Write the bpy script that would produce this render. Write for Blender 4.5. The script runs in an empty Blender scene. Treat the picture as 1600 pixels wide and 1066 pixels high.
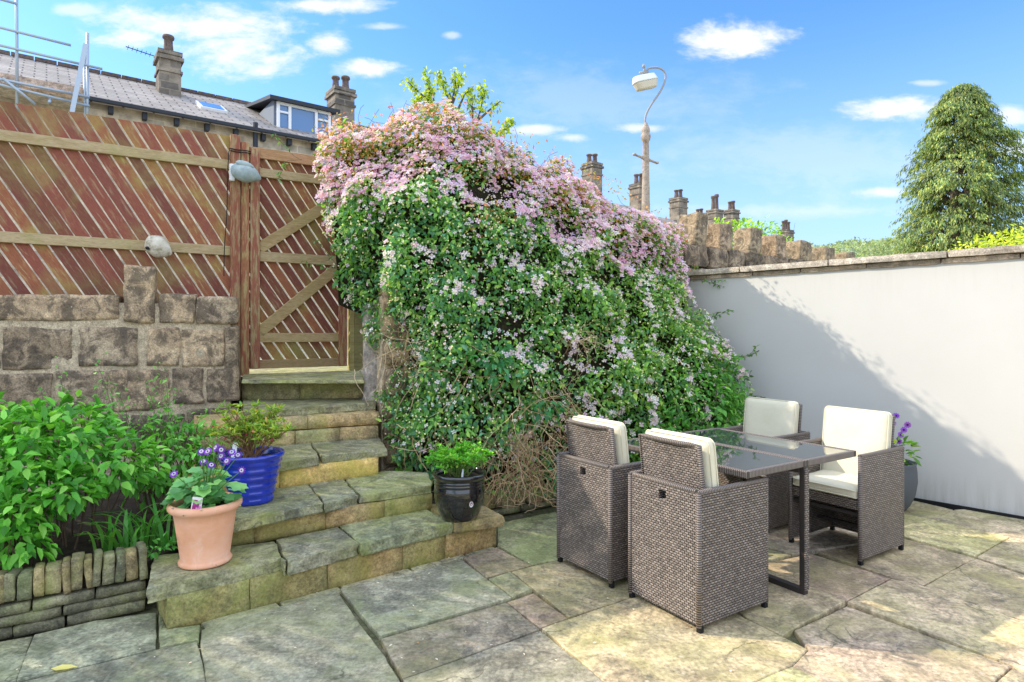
import bpy, bmesh, math, random
import numpy as np
from mathutils import Vector, Matrix, noise

random.seed(7); RNG = np.random.default_rng(7)
C = bpy.data.collections.new('scene'); bpy.context.scene.collection.children.link(C)
F, Y0, CX, EYE = 965.0, 515.0, 800.0, 1.45
R = math.radians

# ---------------------------------------------------------------- surveying helpers (metres, real depths)
def G(x, y, z=0.0):
    D = F*(EYE-z)/(y-Y0); return ((x-CX)/F*D, D)
def P(x, y, D): return Vector(((x-CX)/F*D, D, EYE-(y-Y0)*D/F))
def ZH(y, D): return EYE-(y-Y0)*D/F

# ---------------------------------------------------------------- object helpers
def setp(o, label=None, cat=None, group=None, kind=None):
    if label: o['label'] = label
    if cat: o['category'] = cat
    if group: o['group'] = group
    if kind: o['kind'] = kind
    return o
def thing(name, label, cat, loc=(0,0,0), rz=0, group=None):
    o = bpy.data.objects.new(name, None); C.objects.link(o)
    o.empty_display_size = .1
    o.location = loc; o.rotation_euler = (0,0,rz)
    return setp(o, label, cat, group)
def link(name, me, m, parent=None, smooth=False):
    o = bpy.data.objects.new(name, me); C.objects.link(o)
    if m is not None:
        for k in (m if isinstance(m, (list,tuple)) else [m]): me.materials.append(k)
    if parent is not None: o.parent = parent
    if smooth:
        me.polygons.foreach_set('use_smooth', [True]*len(me.polygons))
    return o

class MB:
    """mesh collector: verts, faces, per-face colour, optional uv, material index"""
    def __init__(s): s.v=[]; s.f=[]; s.c=[]; s.uv=[]; s.mi=[]; s.hasuv=False
    def add(s, vs, fs, col=(1,1,1), uvs=None, mi=0):
        b=len(s.v); s.v.extend([tuple(v) for v in vs])
        for k,f in enumerate(fs):
            s.f.append([b+i for i in f]); s.c.append(col); s.mi.append(mi)
            if uvs is not None: s.uv.append(uvs[k]); s.hasuv=True
            else: s.uv.append([(0,0)]*len(f))
    def box(s, c, d, M=None, col=(1,1,1), mi=0):
        """box centre c, full size d, optional 4x4; uv in metres"""
        hx,hy,hz=d[0]/2,d[1]/2,d[2]/2
        vs=[Vector((c[0]+sx*hx,c[1]+sy*hy,c[2]+sz*hz)) for sx in(-1,1) for sy in(-1,1) for sz in(-1,1)]
        fs=[(0,1,3,2),(4,6,7,5),(0,4,5,1),(2,3,7,6),(0,2,6,4),(1,5,7,3)]
        ax=[(1,2),(1,2),(0,2),(0,2),(0,1),(0,1)]
        uvs=[[(vs[i][a[0]],vs[i][a[1]]) for i in f] for f,a in zip(fs,ax)]
        if M is not None: vs=[M@v for v in vs]
        s.add(vs,fs,col,uvs,mi)
    def tube(s, pts, r, n=8, col=(1,1,1), cap=True, mi=0):
        pts=[Vector(p) for p in pts]; N=len(pts)
        rr=r if isinstance(r,(list,tuple)) else [r]*N
        vs=[]; ref=None
        for i,p in enumerate(pts):
            t=(pts[min(i+1,N-1)]-pts[max(i-1,0)])
            if t.length<1e-9: t=Vector((0,0,1))
            t.normalize()
            if ref is None:
                ref=Vector((0,0,1)) if abs(t.z)<.9 else Vector((1,0,0))
            a=t.cross(ref)
            if a.length<1e-6: a=t.orthogonal()
            a.normalize(); b=a.cross(t); b.normalize(); ref=b
            for k in range(n):
                an=2*math.pi*k/n
                vs.append(p+(a*math.cos(an)+b*math.sin(an))*rr[i])
        fs=[]; uvs=[]; L=0
        for i in range(N-1):
            d=(pts[i+1]-pts[i]).length
            for k in range(n):
                k2=(k+1)%n
                fs.append((i*n+k,i*n+k2,(i+1)*n+k2,(i+1)*n+k))
                w=2*math.pi*max(rr[i],.001)/n
                uvs.append([(L,k*w),(L,(k+1)*w),(L+d,(k+1)*w),(L+d,k*w)])
            L+=d
        if cap:
            fs.append(tuple(range(n-1,-1,-1))); uvs.append([(0,0)]*n)
            fs.append(tuple((N-1)*n+k for k in range(n))); uvs.append([(0,0)]*n)
        s.add(vs,fs,col,uvs,mi)
    def lathe(s, prof, c=(0,0,0), n=48, col=(1,1,1), mi=0, wob=0):
        vs=[]; fs=[]
        for (r,z) in prof:
            for k in range(n):
                a=2*math.pi*k/n
                rr=r
                if wob: rr=r+wob*noise.noise(Vector((math.cos(a)*2,math.sin(a)*2,z*12)))
                vs.append((c[0]+rr*math.cos(a),c[1]+rr*math.sin(a),c[2]+z))
        for i in range(len(prof)-1):
            for k in range(n):
                k2=(k+1)%n; fs.append((i*n+k,i*n+k2,(i+1)*n+k2,(i+1)*n+k))
        s.add(vs,fs,col,None,mi)
    def prism(s, poly, z0, z1, M=None, col=(1,1,1), mi=0):
        n=len(poly)
        vs=[Vector((p[0],p[1],z0)) for p in poly]+[Vector((p[0],p[1],z1)) for p in poly]
        fs=[tuple(range(n-1,-1,-1)),tuple(range(n,2*n))]+[(i,(i+1)%n,n+(i+1)%n,n+i) for i in range(n)]
        uvs=[[(vs[i][0],vs[i][1]) for i in f] for f in fs]
        if M is not None: vs=[M@v for v in vs]
        s.add(vs,fs,col,uvs,mi)
    def rock(s, c, d, M=None, seed=0, rough=.012, rad=.02, seg=.05, col=(1,1,1), mi=0, skew=0.0, freq=9.0):
        """a rounded, worn block: full size d about c"""
        hx,hy,hz=d[0]/2,d[1]/2,d[2]/2
        nx,ny,nz=[max(2,min(14,int(round(k/seg)))) for k in d]
        idx={}; vs=[]; fs=[]
        r=min(rad,hx*.9,hy*.9,hz*.9)
        rnd=random.Random(seed)
        ks=[rnd.uniform(-skew,skew) for _ in range(6)]
        off=Vector((seed*1.37,seed*.71,seed*2.3))
        def V(i,j,k):
            if (i,j,k) in idx: return idx[(i,j,k)]
            p=Vector((-hx+2*hx*i/nx,-hy+2*hy*j/ny,-hz+2*hz*k/nz))
            q=Vector((max(-hx+r,min(hx-r,p.x)),max(-hy+r,min(hy-r,p.y)),max(-hz+r,min(hz-r,p.z))))
            e=p-q
            if e.length>1e-9: p=q+e.normalized()*r
            nn=noise.noise_vector(p*freq+off)+noise.noise_vector(p*freq*2.7+off)*.45
            p=p+Vector(nn)*rough
            p.x+=ks[0]*p.z+ks[1]*p.y; p.z+=ks[2]*p.x
            p=p+Vector(c)
            if M is not None: p=M@p
            vs.append(p); idx[(i,j,k)]=len(vs)-1
            return len(vs)-1
        for i in range(nx):
            for j in range(ny):
                fs.append((V(i,j,0),V(i,j+1,0),V(i+1,j+1,0),V(i+1,j,0)))
                fs.append((V(i,j,nz),V(i+1,j,nz),V(i+1,j+1,nz),V(i,j+1,nz)))
        for i in range(nx):
            for k in range(nz):
                fs.append((V(i,0,k),V(i+1,0,k),V(i+1,0,k+1),V(i,0,k+1)))
                fs.append((V(i,ny,k),V(i,ny,k+1),V(i+1,ny,k+1),V(i+1,ny,k)))
        for j in range(ny):
            for k in range(nz):
                fs.append((V(0,j,k),V(0,j,k+1),V(0,j+1,k+1),V(0,j+1,k)))
                fs.append((V(nx,j,k),V(nx,j+1,k),V(nx,j+1,k+1),V(nx,j,k+1)))
        s.add(vs,fs,col,None,mi)
    def slab(s, poly, z0, z1, jit=.004, bev=.008, seg=.05, seed=0, col=(1,1,1), shrink=0, rough_side=.0, tilt=(0,0)):
        """flagstone / tread: polygon (x,y) ccw or cw with broken edge and worn arris"""
        rnd=random.Random(seed)
        A=sum(poly[i][0]*poly[(i+1)%len(poly)][1]-poly[(i+1)%len(poly)][0]*poly[i][1] for i in range(len(poly)))
        if A<0: poly=poly[::-1]
        n0=len(poly); pts=[]; nor=[]
        cx=sum(p[0] for p in poly)/n0; cy=sum(p[1] for p in poly)/n0
        for i in range(n0):
            a=Vector(poly[i]); b=Vector(poly[(i+1)%n0]); L=(b-a).length
            k=max(1,int(L/seg)); d=(b-a).normalized(); nn=Vector((d.y,-d.x))
            for j in range(k):
                t=j/k
                p=a.lerp(b,t); pts.append(p); 
                if j==0:
                    pa=Vector(poly[i-1]); d0=(a-pa).normalized(); n1=Vector((d0.y,-d0.x))
                    m=(nn+n1); m=m.normalized() if m.length>.1 else nn
                    nor.append(m/max(.5,m.dot(nn)))
                else: nor.append(nn)
        q=[]
        for p,m in zip(pts,nor):
            v=Vector((p.x*7+seed,p.y*7,seed*.3))
            o=(noise.noise(v)*1.0+noise.noise(v*3.1)*.6)*jit - shrink
            q.append(p+m*o)
        n=len(q); rings=[]
        H=z1-z0
        def ring(off,z,rs=0):
            r=[]
            for i,(p,m) in enumerate(zip(q,nor)):
                w=0
                if rs: w=noise.noise(Vector((p.x*9,p.y*9,z*25+seed)))*rs
                zz=z+ (tilt[0]*(p.x-cx)+tilt[1]*(p.y-cy))
                pp=p+m*(off+w); r.append(Vector((pp.x,pp.y,zz)))
            return r
        if H>.03:
            rings=[ring(-.004,z0),ring(0,z0+H*.15,rough_side),ring(0,z0+H*.45,rough_side),ring(0,z1-bev*1.2-H*.12,rough_side),ring(-bev*.25,z1-bev*.5,rough_side*.6),ring(-bev,z1)]
        else:
            rings=[ring(0,z0),ring(0,z1-bev*.7),ring(-bev*.35,z1-bev*.2),ring(-bev,z1)]
        vs=[v for r in rings for v in r]; fs=[]
        for k in range(len(rings)-1):
            for i in range(n):
                j=(i+1)%n; fs.append((k*n+i,k*n+j,(k+1)*n+j,(k+1)*n+i))
        fs.append(tuple((len(rings)-1)*n+i for i in range(n)))
        s.add(vs,fs,col)
    def mesh(s, name):
        me=bpy.data.meshes.new(name); me.from_pydata([tuple(v) for v in s.v],[],s.f)
        ca=me.color_attributes.new('Col','FLOAT_COLOR','CORNER')
        arr=[]; uvl=[]
        for f,c,u in zip(s.f,s.c,s.uv):
            for i in range(len(f)):
                arr.extend((c[0],c[1],c[2],1)); uvl.extend(u[i])
        ca.data.foreach_set('color',arr)
        if s.hasuv:
            ul=me.uv_layers.new(name='UVMap'); ul.data.foreach_set('uv',uvl)
        if any(s.mi): me.polygons.foreach_set('material_index',s.mi)
        me.update(); return me
    def obj(s, name, m, parent=None, smooth=False, bevel=0):
        o=link(name,s.mesh(name),m,parent,smooth)
        if bevel:
            b=o.modifiers.new('bevel','BEVEL'); b.width=bevel; b.segments=2; b.limit_method='ANGLE'
        return o

# ---------------------------------------------------------------- vectorised leaf / petal clouds
class Cloud:
    def __init__(s): s.V=[]; s.Fq=[]; s.Cc=[]; s.n=0
    def _add(s, V, faces, col):
        N,k,_=V.shape
        s.V.append(V.reshape(-1,3))
        f=(np.arange(N)*k)[:,None,None]+faces[None]+s.n
        s.Fq.append(f.reshape(-1,4)); s.n+=N*k
        s.Cc.append(np.repeat(col,k,axis=0))
    def leaves(s, pos, ax, nr, L, W, col, fold=.18, droop=.12):
        ax=ax/np.linalg.norm(ax,axis=1,keepdims=True)
        sd=np.cross(ax,nr); sd/=np.linalg.norm(sd,axis=1,keepdims=True)+1e-9
        nr=np.cross(sd,ax)
        L=L[:,None]; W=W[:,None]
        b=pos; t=pos+ax*L-nr*droop*L
        f=nr*W*fold
        l1=pos+ax*L*.3+sd*W*.46+f; l2=pos+ax*L*.66+sd*W*.36+f-nr*droop*L*.4
        r1=pos+ax*L*.3-sd*W*.46+f; r2=pos+ax*L*.66-sd*W*.36+f-nr*droop*L*.4
        V=np.stack([b,l1,l2,t,r2,r1],1)
        s._add(V,np.array([[0,1,2,3],[0,3,4,5]]),col)
    def flowers(s, pos, nr, size, col, petals=4, pw=.62, eye=(.75,.62,.2), eyer=.16, cup=.15):
        N=len(pos); nr=nr/np.linalg.norm(nr,axis=1,keepdims=True)
        t=RNG.normal(size=(N,3)); a=np.cross(nr,t); a/=np.linalg.norm(a,axis=1,keepdims=True); b=np.cross(nr,a)
        S=size[:,None]/2
        for k in range(petals):
            an=2*math.pi*k/petals
            d=a*math.cos(an)+b*math.sin(an); e=-a*math.sin(an)+b*math.cos(an)
            V=np.stack([pos,pos+d*S*.6+e*S*pw*.62+nr*S*cup,pos+d*S*(.98)+nr*S*cup*.8,pos+d*S*.6-e*S*pw*.62+nr*S*cup],1)
            s._add(V,np.array([[0,1,2,3]]),col*RNG.uniform(.9,1.08,size=(N,1)))
        if eye is not None:
            er=S*eyer*2*.55
            V=np.stack([pos+nr*.004+a*er,pos+nr*.004+b*er,pos+nr*.004-a*er,pos+nr*.004-b*er],1)
            s._add(V,np.array([[0,1,2,3]]),np.tile(np.array(eye),(N,1)))
    def buds(s, pos, r, col):
        r=r[:,None]
        X=np.array([1.,0,0]);Y=np.array([0,1.,0]);Z=np.array([0,0,1.])
        V=np.stack([pos+X*r,pos+Y*r,pos-X*r,pos-Y*r,pos+Z*r,pos-Z*r],1)
        s._add(V,np.array([[0,1,4,4],[1,2,4,4],[2,3,4,4],[3,0,4,4],[1,0,5,5],[2,1,5,5],[3,2,5,5],[0,3,5,5]]),col)
    def obj(s,name,m,parent=None):
        V=np.concatenate(s.V).astype(np.float32); Fq=np.concatenate(s.Fq); Cc=np.concatenate(s.Cc).astype(np.float32)
        tri=Fq[:,2]==Fq[:,3]
        cnt=np.where(tri,3,4)
        mask=np.ones(Fq.shape,bool); mask[:,3]=~tri
        loops=Fq[mask].astype(np.int32)
        me=bpy.data.meshes.new(name)
        me.vertices.add(len(V)); me.vertices.foreach_set('co',V.ravel())
        me.loops.add(len(loops)); me.loops.foreach_set('vertex_index',loops)
        me.polygons.add(len(Fq))
        st=np.concatenate([[0],np.cumsum(cnt)[:-1]]).astype(np.int32)
        me.polygons.foreach_set('loop_start',st); 
        try: me.polygons.foreach_set('loop_total',cnt.astype(np.int32))
        except Exception: pass
        ca=me.color_attributes.new('Col','FLOAT_COLOR','POINT')
        ca.data.foreach_set('color',np.concatenate([np.clip(Cc,0,1),np.ones((len(Cc),1),np.float32)],1).astype(np.float32).ravel())
        me.update(calc_edges=True); me.validate()
        return link(name,me,m,parent)
def palette(cols, N, w=None, var=.18):
    cols=np.array(cols,float); i=RNG.choice(len(cols),size=N,p=w)
    return cols[i]*RNG.uniform(1-var,1+var,size=(N,1))*RNG.uniform(.93,1.07,size=(N,3))
def unit(N): 
    v=RNG.normal(size=(N,3)); return v/np.linalg.norm(v,axis=1,keepdims=True)

# ---------------------------------------------------------------- materials
class NT:
    def __init__(s,name):
        s.m=bpy.data.materials.new(name); s.m.use_nodes=True; s.t=s.m.node_tree; s.t.nodes.clear()
        s.out=s.t.nodes.new('ShaderNodeOutputMaterial')
        s.b=s.t.nodes.new('ShaderNodeBsdfPrincipled'); s.t.links.new(s.b.outputs[0],s.out.inputs[0])
        s.tc=s.t.nodes.new('ShaderNodeTexCoord')
    def n(s,ty,**k):
        o=s.t.nodes.new('ShaderNode'+ty)
        for a,b in k.items(): setattr(o,a,b)
        return o
    def l(s,a,b): s.t.links.new(a,b)
    def noise(s,scale,detail=5,rough=.6,vec=None,dist=0):
        o=s.n('TexNoise'); o.inputs['Scale'].default_value=scale; o.inputs['Detail'].default_value=detail
        o.inputs['Roughness'].default_value=rough; o.inputs['Distortion'].default_value=dist
        s.l(vec if vec is not None else s.tc.outputs['Object'],o.inputs['Vector']); return o.outputs['Fac']
    def ramp(s,fac,stops,interp='LINEAR'):
        o=s.n('ValToRGB'); e=o.color_ramp.elements; o.color_ramp.interpolation=interp
        while len(e)<len(stops): e.new(.5)
        for k,(p,c) in zip(e,stops):
            k.position=p; k.color=(c,c,c,1) if isinstance(c,(int,float)) else (*c,1)
        s.l(fac,o.inputs[0]); return o.outputs[0]
    def mix(s,f,a,b,mode='MIX'):
        o=s.n('Mix',data_type='RGBA',blend_type=mode)
        for k,v in ((0,f),(6,a),(7,b)):
            if hasattr(v,'links'): s.l(v,o.inputs[k])
            elif k==0: o.inputs[0].default_value=v
            else: o.inputs[k].default_value=(*v,1) if not isinstance(v,(int,float)) else (v,v,v,1)
        return o.outputs[2]
    def math(s,op,a,b=0.0,clamp=False):
        o=s.n('Math',operation=op); o.use_clamp=clamp
        for k,v in ((0,a),(1,b)):
            if hasattr(v,'links'): s.l(v,o.inputs[k])
            else: o.inputs[k].default_value=v
        return o.outputs[0]
    def col(s): 
        o=s.n('VertexColor'); o.layer_name='Col'; return o.outputs[0]
    def bump(s,h,st=.4,dist=.01,nrm=None):
        o=s.n('Bump'); o.inputs['Strength'].default_value=st; o.inputs['Distance'].default_value=dist
        s.l(h,o.inputs['Height'])
        if nrm is not None: s.l(nrm,o.inputs['Normal'])
        s.l(o.outputs[0],s.b.inputs['Normal']); return o.outputs[0]
    def base(s,c,rough=.8,spec=.3):
        if hasattr(c,'links'): s.l(c,s.b.inputs['Base Color'])
        else: s.b.inputs['Base Color'].default_value=(*c,1)
        if hasattr(rough,'links'): s.l(rough,s.b.inputs['Roughness'])
        else: s.b.inputs['Roughness'].default_value=rough
        s.b.inputs['Specular IOR Level'].default_value=spec; return s
    def map(s,scale,src='Object'):
        o=s.n('Mapping'); o.inputs['Scale'].default_value=scale; s.l(s.tc.outputs[src],o.inputs[0]); return o.outputs[0]

def stone(name, a, b, c, scale=3.0, moss=.0, mosscol=(.13,.17,.03), lichen=0.0, dark=.0, bump=.5, rough=.85, spec=.25, crack=0):
    k=NT(name)
    n1=k.noise(scale,6,.62,dist=.4); n2=k.noise(scale*4.3,6,.7); n3=k.noise(scale*22,4,.7)
    col=k.ramp(n1,[(.3,a),(.5,b),(.7,c)])
    col=k.mix(.75,col,k.ramp(n2,[(.3,.42),(.52,1.0),(.72,1.4)]),'MULTIPLY')
    col=k.mix(.85,col,k.ramp(n3,[(.32,.5),(.5,1.0),(.68,1.5)]),'MULTIPLY')
    if dark:
        m=k.ramp(k.noise(scale*1.6,7,.72,dist=.8),[(.45,0),(.56,dark)])
        col=k.mix(m,col,(.035,.032,.03))
    if moss:
        mm=k.ramp(k.noise(scale*.9,7,.66,dist=.6),[(.44,0),(.64,moss)])
        mm=k.math('MULTIPLY',mm,k.ramp(n3,[(.3,.6),(.7,1)]))
        col=k.mix(mm,col,mosscol)
    if lichen:
        v=k.n('TexVoronoi'); v.inputs['Scale'].default_value=scale*7; k.l(k.tc.outputs['Object'],v.inputs['Vector'])
        lm=k.math('MULTIPLY',k.ramp(v.outputs['Distance'],[(.08,1),(.2,0)]),k.ramp(k.noise(scale*2.2,4,.6),[(.5,0),(.6,lichen)]))
        col=k.mix(lm,col,(.5,.5,.45))
    col=k.mix(1,col,k.col(),'MULTIPLY')
    if crack:
        nv=k.n('TexNoise'); nv.inputs['Scale'].default_value=3; nv.inputs['Detail'].default_value=6; k.l(k.tc.outputs['Object'],nv.inputs['Vector'])
        ad=k.n('VectorMath',operation='MULTIPLY_ADD'); k.l(nv.outputs['Color'],ad.inputs[0]); ad.inputs[1].default_value=(.5,.5,.5); k.l(k.tc.outputs['Object'],ad.inputs[2])
        vo=k.n('TexVoronoi'); vo.feature='DISTANCE_TO_EDGE'; vo.inputs['Scale'].default_value=1.7; k.l(ad.outputs[0],vo.inputs['Vector'])
        ck=k.math('MULTIPLY',k.ramp(vo.outputs['Distance'],[(.0,1),(.012,0)]),k.ramp(k.noise(2.6,3,.5),[(.5,0),(.6,crack)]))
        col=k.mix(ck,col,(.08,.075,.05))
        pt=k.math('MULTIPLY',k.ramp(k.noise(9,8,.8,dist=1.2),[(.54,0),(.60,1)]),k.ramp(k.noise(1.7,5,.7),[(.42,0),(.58,.7)]))
        col=k.mix(pt,col,(.115,.11,.09))
    k.base(col,rough,spec)
    h=k.math('ADD',k.math('MULTIPLY',n2,.7),k.math('MULTIPLY',n3,.35))
    k.bump(h,bump,.012); return k.m

M={}
M['flag']=stone('flagstone',(.37,.36,.29),(.51,.465,.36),(.64,.555,.43),2.2,moss=.62,mosscol=(.40,.42,.19),lichen=.8,dark=.45,bump=.75,rough=.72,crack=.8)
M['tread']=stone('tread_stone',(.26,.26,.185),(.38,.35,.225),(.47,.40,.265),3.0,moss=.65,mosscol=(.30,.32,.07),lichen=.5,dark=.45,bump=.8,crack=.6)
M['riser']=stone('riser_stone',(.46,.31,.13),(.50,.39,.20),(.40,.36,.18),3.0,moss=.75,mosscol=(.32,.33,.07),dark=.25,bump=.5)
M['block']=stone('weathered_block',(.25,.19,.13),(.40,.31,.21),(.56,.45,.31),4.5,lichen=.75,dark=.66,bump=1.0)
M['mortar']=stone('lime_mortar',(.50,.39,.25),(.60,.48,.32),(.40,.32,.21),5,dark=.15,bump=.8)
M['kerb']=stone('mossy_kerb_stone',(.16,.15,.09),(.26,.24,.14),(.36,.32,.2),5,moss=.6,mosscol=(.27,.31,.09),lichen=.35,dark=.42,bump=.7)
M['cap']=stone('coping_stone',(.50,.43,.34),(.60,.52,.42),(.42,.35,.27),4,dark=.35,bump=.4)
M['farstone']=stone('far_stone',(.25,.21,.17),(.36,.31,.25),(.2,.17,.14),1.4,dark=.4,bump=.4)
M['joint']=stone('joint_soil',(.07,.07,.04),(.13,.13,.06),(.22,.19,.13),8,bump=1)
M['soil']=stone('soil',(.03,.022,.015),(.05,.038,.027),(.075,.055,.04),9,bump=1.2)
M['ground']=stone('ground_sheet',(.30,.30,.17),(.42,.39,.27),(.5,.45,.34),.7,bump=.2)

def wood(name, paint, bare, green, amt=.5, gr=.5, lean=0.0, scl=(9,9,1.3)):
    """paint worn to grey-green timber; grain runs along local Z of uv-less object coords via stretched noise"""
    k=NT(name)
    vec=k.n('Mapping'); vec.inputs['Scale'].default_value=scl
    rot=k.n('Mapping'); rot.inputs['Rotation'].default_value=(0,lean,0)
    k.l(k.tc.outputs['Object'],rot.inputs[0]); k.l(rot.outputs[0],vec.inputs[0])
    g=k.noise(4,6,.65,vec.outputs[0],.3); g2=k.noise(2.2,5,.6,dist=.5); fine=k.noise(18,4,.6,vec.outputs[0])
    col=k.mix(k.ramp(g,[(.56-amt*.3,0),(.66-amt*.25,1)]),paint,bare)
    col=k.mix(k.ramp(g2,[(.48,0),(.66,gr)]),col,green)
    col=k.mix(.6,col,k.ramp(fine,[(.3,.6),(.7,1.25)]),'MULTIPLY')
    col=k.mix(1,col,k.col(),'MULTIPLY')
    k.base(col,.8,.25); k.bump(fine,.35,.004); return k.m
M['board']=wood('fence_board',(.245,.082,.056),(.33,.20,.12),(.32,.29,.10),.04,.55,R(31))
M['rail']=wood('fence_rail',(.41,.30,.15),(.49,.37,.21),(.38,.35,.13),.5,.5,0,(1.3,9,9))
M['bright_edge']=NT('bright_slit_edge').base((.80,.68,.42),.8,.2).m  # pale colour puts the bright light of the slat gaps on the edges
M['stile']=wood('gate_stile',(.33,.12,.075),(.42,.31,.16),(.34,.3,.1),.3,.3)

def wall_mat():
    k=NT('white_render')
    n=k.noise(1.3,6,.6); n2=k.noise(60,3,.6)
    col=k.ramp(n,[(.3,(.545,.525,.485)),(.7,(.58,.56,.52))])
    sep=k.n('SeparateXYZ'); k.l(k.tc.outputs['Object'],sep.inputs[0])
    st=k.map((6,6,.5)); sn=k.noise(3,5,.7,st)
    # rain-splash dirt near the foot and faint run marks below the coping
    foot=k.math('MULTIPLY',k.ramp(sep.outputs[2],[(0,.75),(.3,0)]),k.ramp(sn,[(.4,0),(.7,1)]))
    col=k.mix(foot,col,(.36,.34,.28))
    run=k.math('MULTIPLY',k.ramp(k.math('SUBTRACT',2.0,sep.outputs[2]),[(0,.5),(.35,0)]),k.ramp(sn,[(.5,0),(.68,1)]))
    col=k.mix(run,col,(.5,.48,.43))
    k.base(col,.75,.3); k.bump(k.math('ADD',n2,k.math('MULTIPLY',n,3)),.12,.004); return k.m
M['white']=wall_mat()

def leafmat(name, trans=.35, rough=.45, spec=.35):
    k=NT(name)
    c=k.col(); c=k.mix(1,c,(1.75,1.6,1.5),'MULTIPLY') if name=='leaf' else c; k.base(c,rough,spec)
    tr=k.n('BsdfTranslucent'); mx=k.n('MixShader')
    k.l(k.mix(1,c,(1.25,1.25,.55),'MULTIPLY'),tr.inputs[0]); mx.inputs[0].default_value=trans
    k.l(k.b.outputs[0],mx.inputs[1]); k.l(tr.outputs[0],mx.inputs[2]); k.l(mx.outputs[0],k.out.inputs[0]); return k.m
M['leaf']=leafmat('leaf'); M['petal']=leafmat('petal',.35,.6,.2)
def colmat(name, rough=.7, spec=.3):
    k=NT(name); k.base(k.col(),rough,spec); return k.m
M['twig']=colmat('twig',.85,.15)
def dark_core():
    k=NT('dark_stem_core')  # stem browns darkened to stand for the shade inside the foliage
    v=k.map((14,14,3)); n=k.noise(5,6,.7,v,.8)
    k.base(k.ramp(n,[(.35,(.012,.014,.006)),(.55,(.045,.038,.02)),(.7,(.12,.08,.04))]),.9,.1); k.bump(n,1,.05); return k.m
M['dark_core']=dark_core()
def barkm():
    k=NT('bark'); v=k.map((8,8,2)); n=k.noise(6,6,.7,v)
    k.base(k.ramp(n,[(.3,(.06,.045,.035)),(.7,(.2,.16,.12))]),.9,.15); k.bump(n,.8,.02); return k.m
M['bark']=barkm()

def wicker():
    k=NT('brown_wicker')
    br=k.n('TexBrick'); br.offset=.5; br.squash=1
    k.l(k.tc.outputs['UV'],br.inputs['Vector'])
    br.inputs['Scale'].default_value=1; br.inputs['Brick Width'].default_value=.0245; br.inputs['Row Height'].default_value=.0122
    br.inputs['Mortar Size'].default_value=.0034; br.inputs['Mortar Smooth'].default_value=.9; br.inputs['Bias'].default_value=0
    br.inputs['Color1'].default_value=(.17,.135,.115,1); br.inputs['Color2'].default_value=(.34,.275,.23,1); br.inputs['Mortar'].default_value=(.010,.008,.007,1)
    n=k.noise(45,3,.6)
    col=k.mix(.5,br.outputs[0],k.ramp(n,[(.3,.7),(.7,1.3)]),'MULTIPLY')
    k.base(col,.32,.7)
    inv=k.math('SUBTRACT',1,br.outputs['Fac']); k.bump(inv,.9,.005); return k.m
M['wicker']=wicker()
def trimw():
    k=NT('wicker_binding')
    w=k.n('TexWave'); w.inputs['Scale'].default_value=28; w.inputs['Distortion'].default_value=.3; w.bands_direction='X'
    k.l(k.tc.outputs['UV'],w.inputs['Vector'])
    k.base(k.ramp(w.outputs[1],[(.2,(.05,.038,.032)),(.6,(.26,.21,.18))]),.4,.5); k.bump(w.outputs[1],.8,.004); return k.m
M['binding']=trimw()
M['darkmetal']=NT('brown_coated_metal').base((.035,.028,.026),.4,.5).m
def cush():
    k=NT('cream_cushion'); n=k.noise(6,4,.6); n2=k.noise(350,2,.5)
    k.base(k.ramp(n,[(.3,(.70,.64,.47)),(.7,(.75,.69,.52))]),.85,.2); k.bump(k.math('ADD',k.math('MULTIPLY',n,1.0),k.math('MULTIPLY',n2,.08)),.35,.02); return k.m
M['cushion']=cush()
g=NT('dark_table_glass').base((.035,.042,.05),.035,.9); g.b.inputs['Coat Weight'].default_value=.6; g.b.inputs['Coat Roughness'].default_value=.02; M['glass']=g.m

def terr():
    k=NT('terracotta'); n=k.noise(7,6,.65); n2=k.noise(60,3,.6)
    col=k.ramp(n,[(.3,(.78,.36,.19)),(.7,(.86,.48,.31))]); col=k.mix(k.ramp(k.noise(11,7,.75,dist=.8),[(.52,0),(.7,.35)]),col,(.85,.68,.55))
    chip=k.ramp(k.noise(16,5,.7),[(.60,0),(.63,1)])
    sep=k.n('SeparateXYZ'); k.l(k.tc.outputs['Object'],sep.inputs[0])
    band=k.math('ADD',k.ramp(sep.outputs[2],[(.0,1),(.03,0)]),k.ramp(sep.outputs[2],[(.27,0),(.30,1)]),True)
    col=k.mix(k.math('MULTIPLY',chip,band),col,(.22,.16,.15))
    k.base(col,.75,.25); k.bump(n2,.1,.003); return k.m
M['terra']=terr()
k=NT('blue_glaze'); n=k.noise(9,4,.6); k.base(k.ramp(n,[(.3,(.004,.018,.30)),(.7,(.012,.045,.50))]),.1,.6); k.b.inputs['Coat Weight'].default_value=.7; k.b.inputs['Coat Roughness'].default_value=.05; M['blue']=k.m
k=NT('black_glaze'); k.base(k.ramp(k.noise(13,7,.75),[(.55,(.006,.006,.008)),(.75,(.05,.048,.045))]),.07,.6); k.b.inputs['Coat Weight'].default_value=.8; k.b.inputs['Coat Roughness'].default_value=.03; M['black']=k.m
M['greypot']=NT('grey_planter').base((.09,.1,.11),.55,.3).m
M['tagwhite']=NT('white_plastic').base((.8,.8,.8),.4,.4).m
M['potlabel']=colmat('label_card',.5)
k=NT('weathered_grey_plastic'); n=k.noise(14,5,.65); k.base(k.ramp(n,[(.35,(.28,.36,.37)),(.65,(.44,.52,.52))]),.5,.4); M['greyplastic']=k.m
k=NT('weathered_cream_shell'); n=k.noise(16,6,.7); k.base(k.ramp(n,[(.32,(.22,.18,.1)),(.5,(.6,.54,.42)),(.7,(.72,.67,.56))]),.6,.3); k.bump(n,.4,.006); M['cream']=k.m
M['blackrub']=NT('black_rubber').base((.01,.01,.01),.6).m
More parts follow.
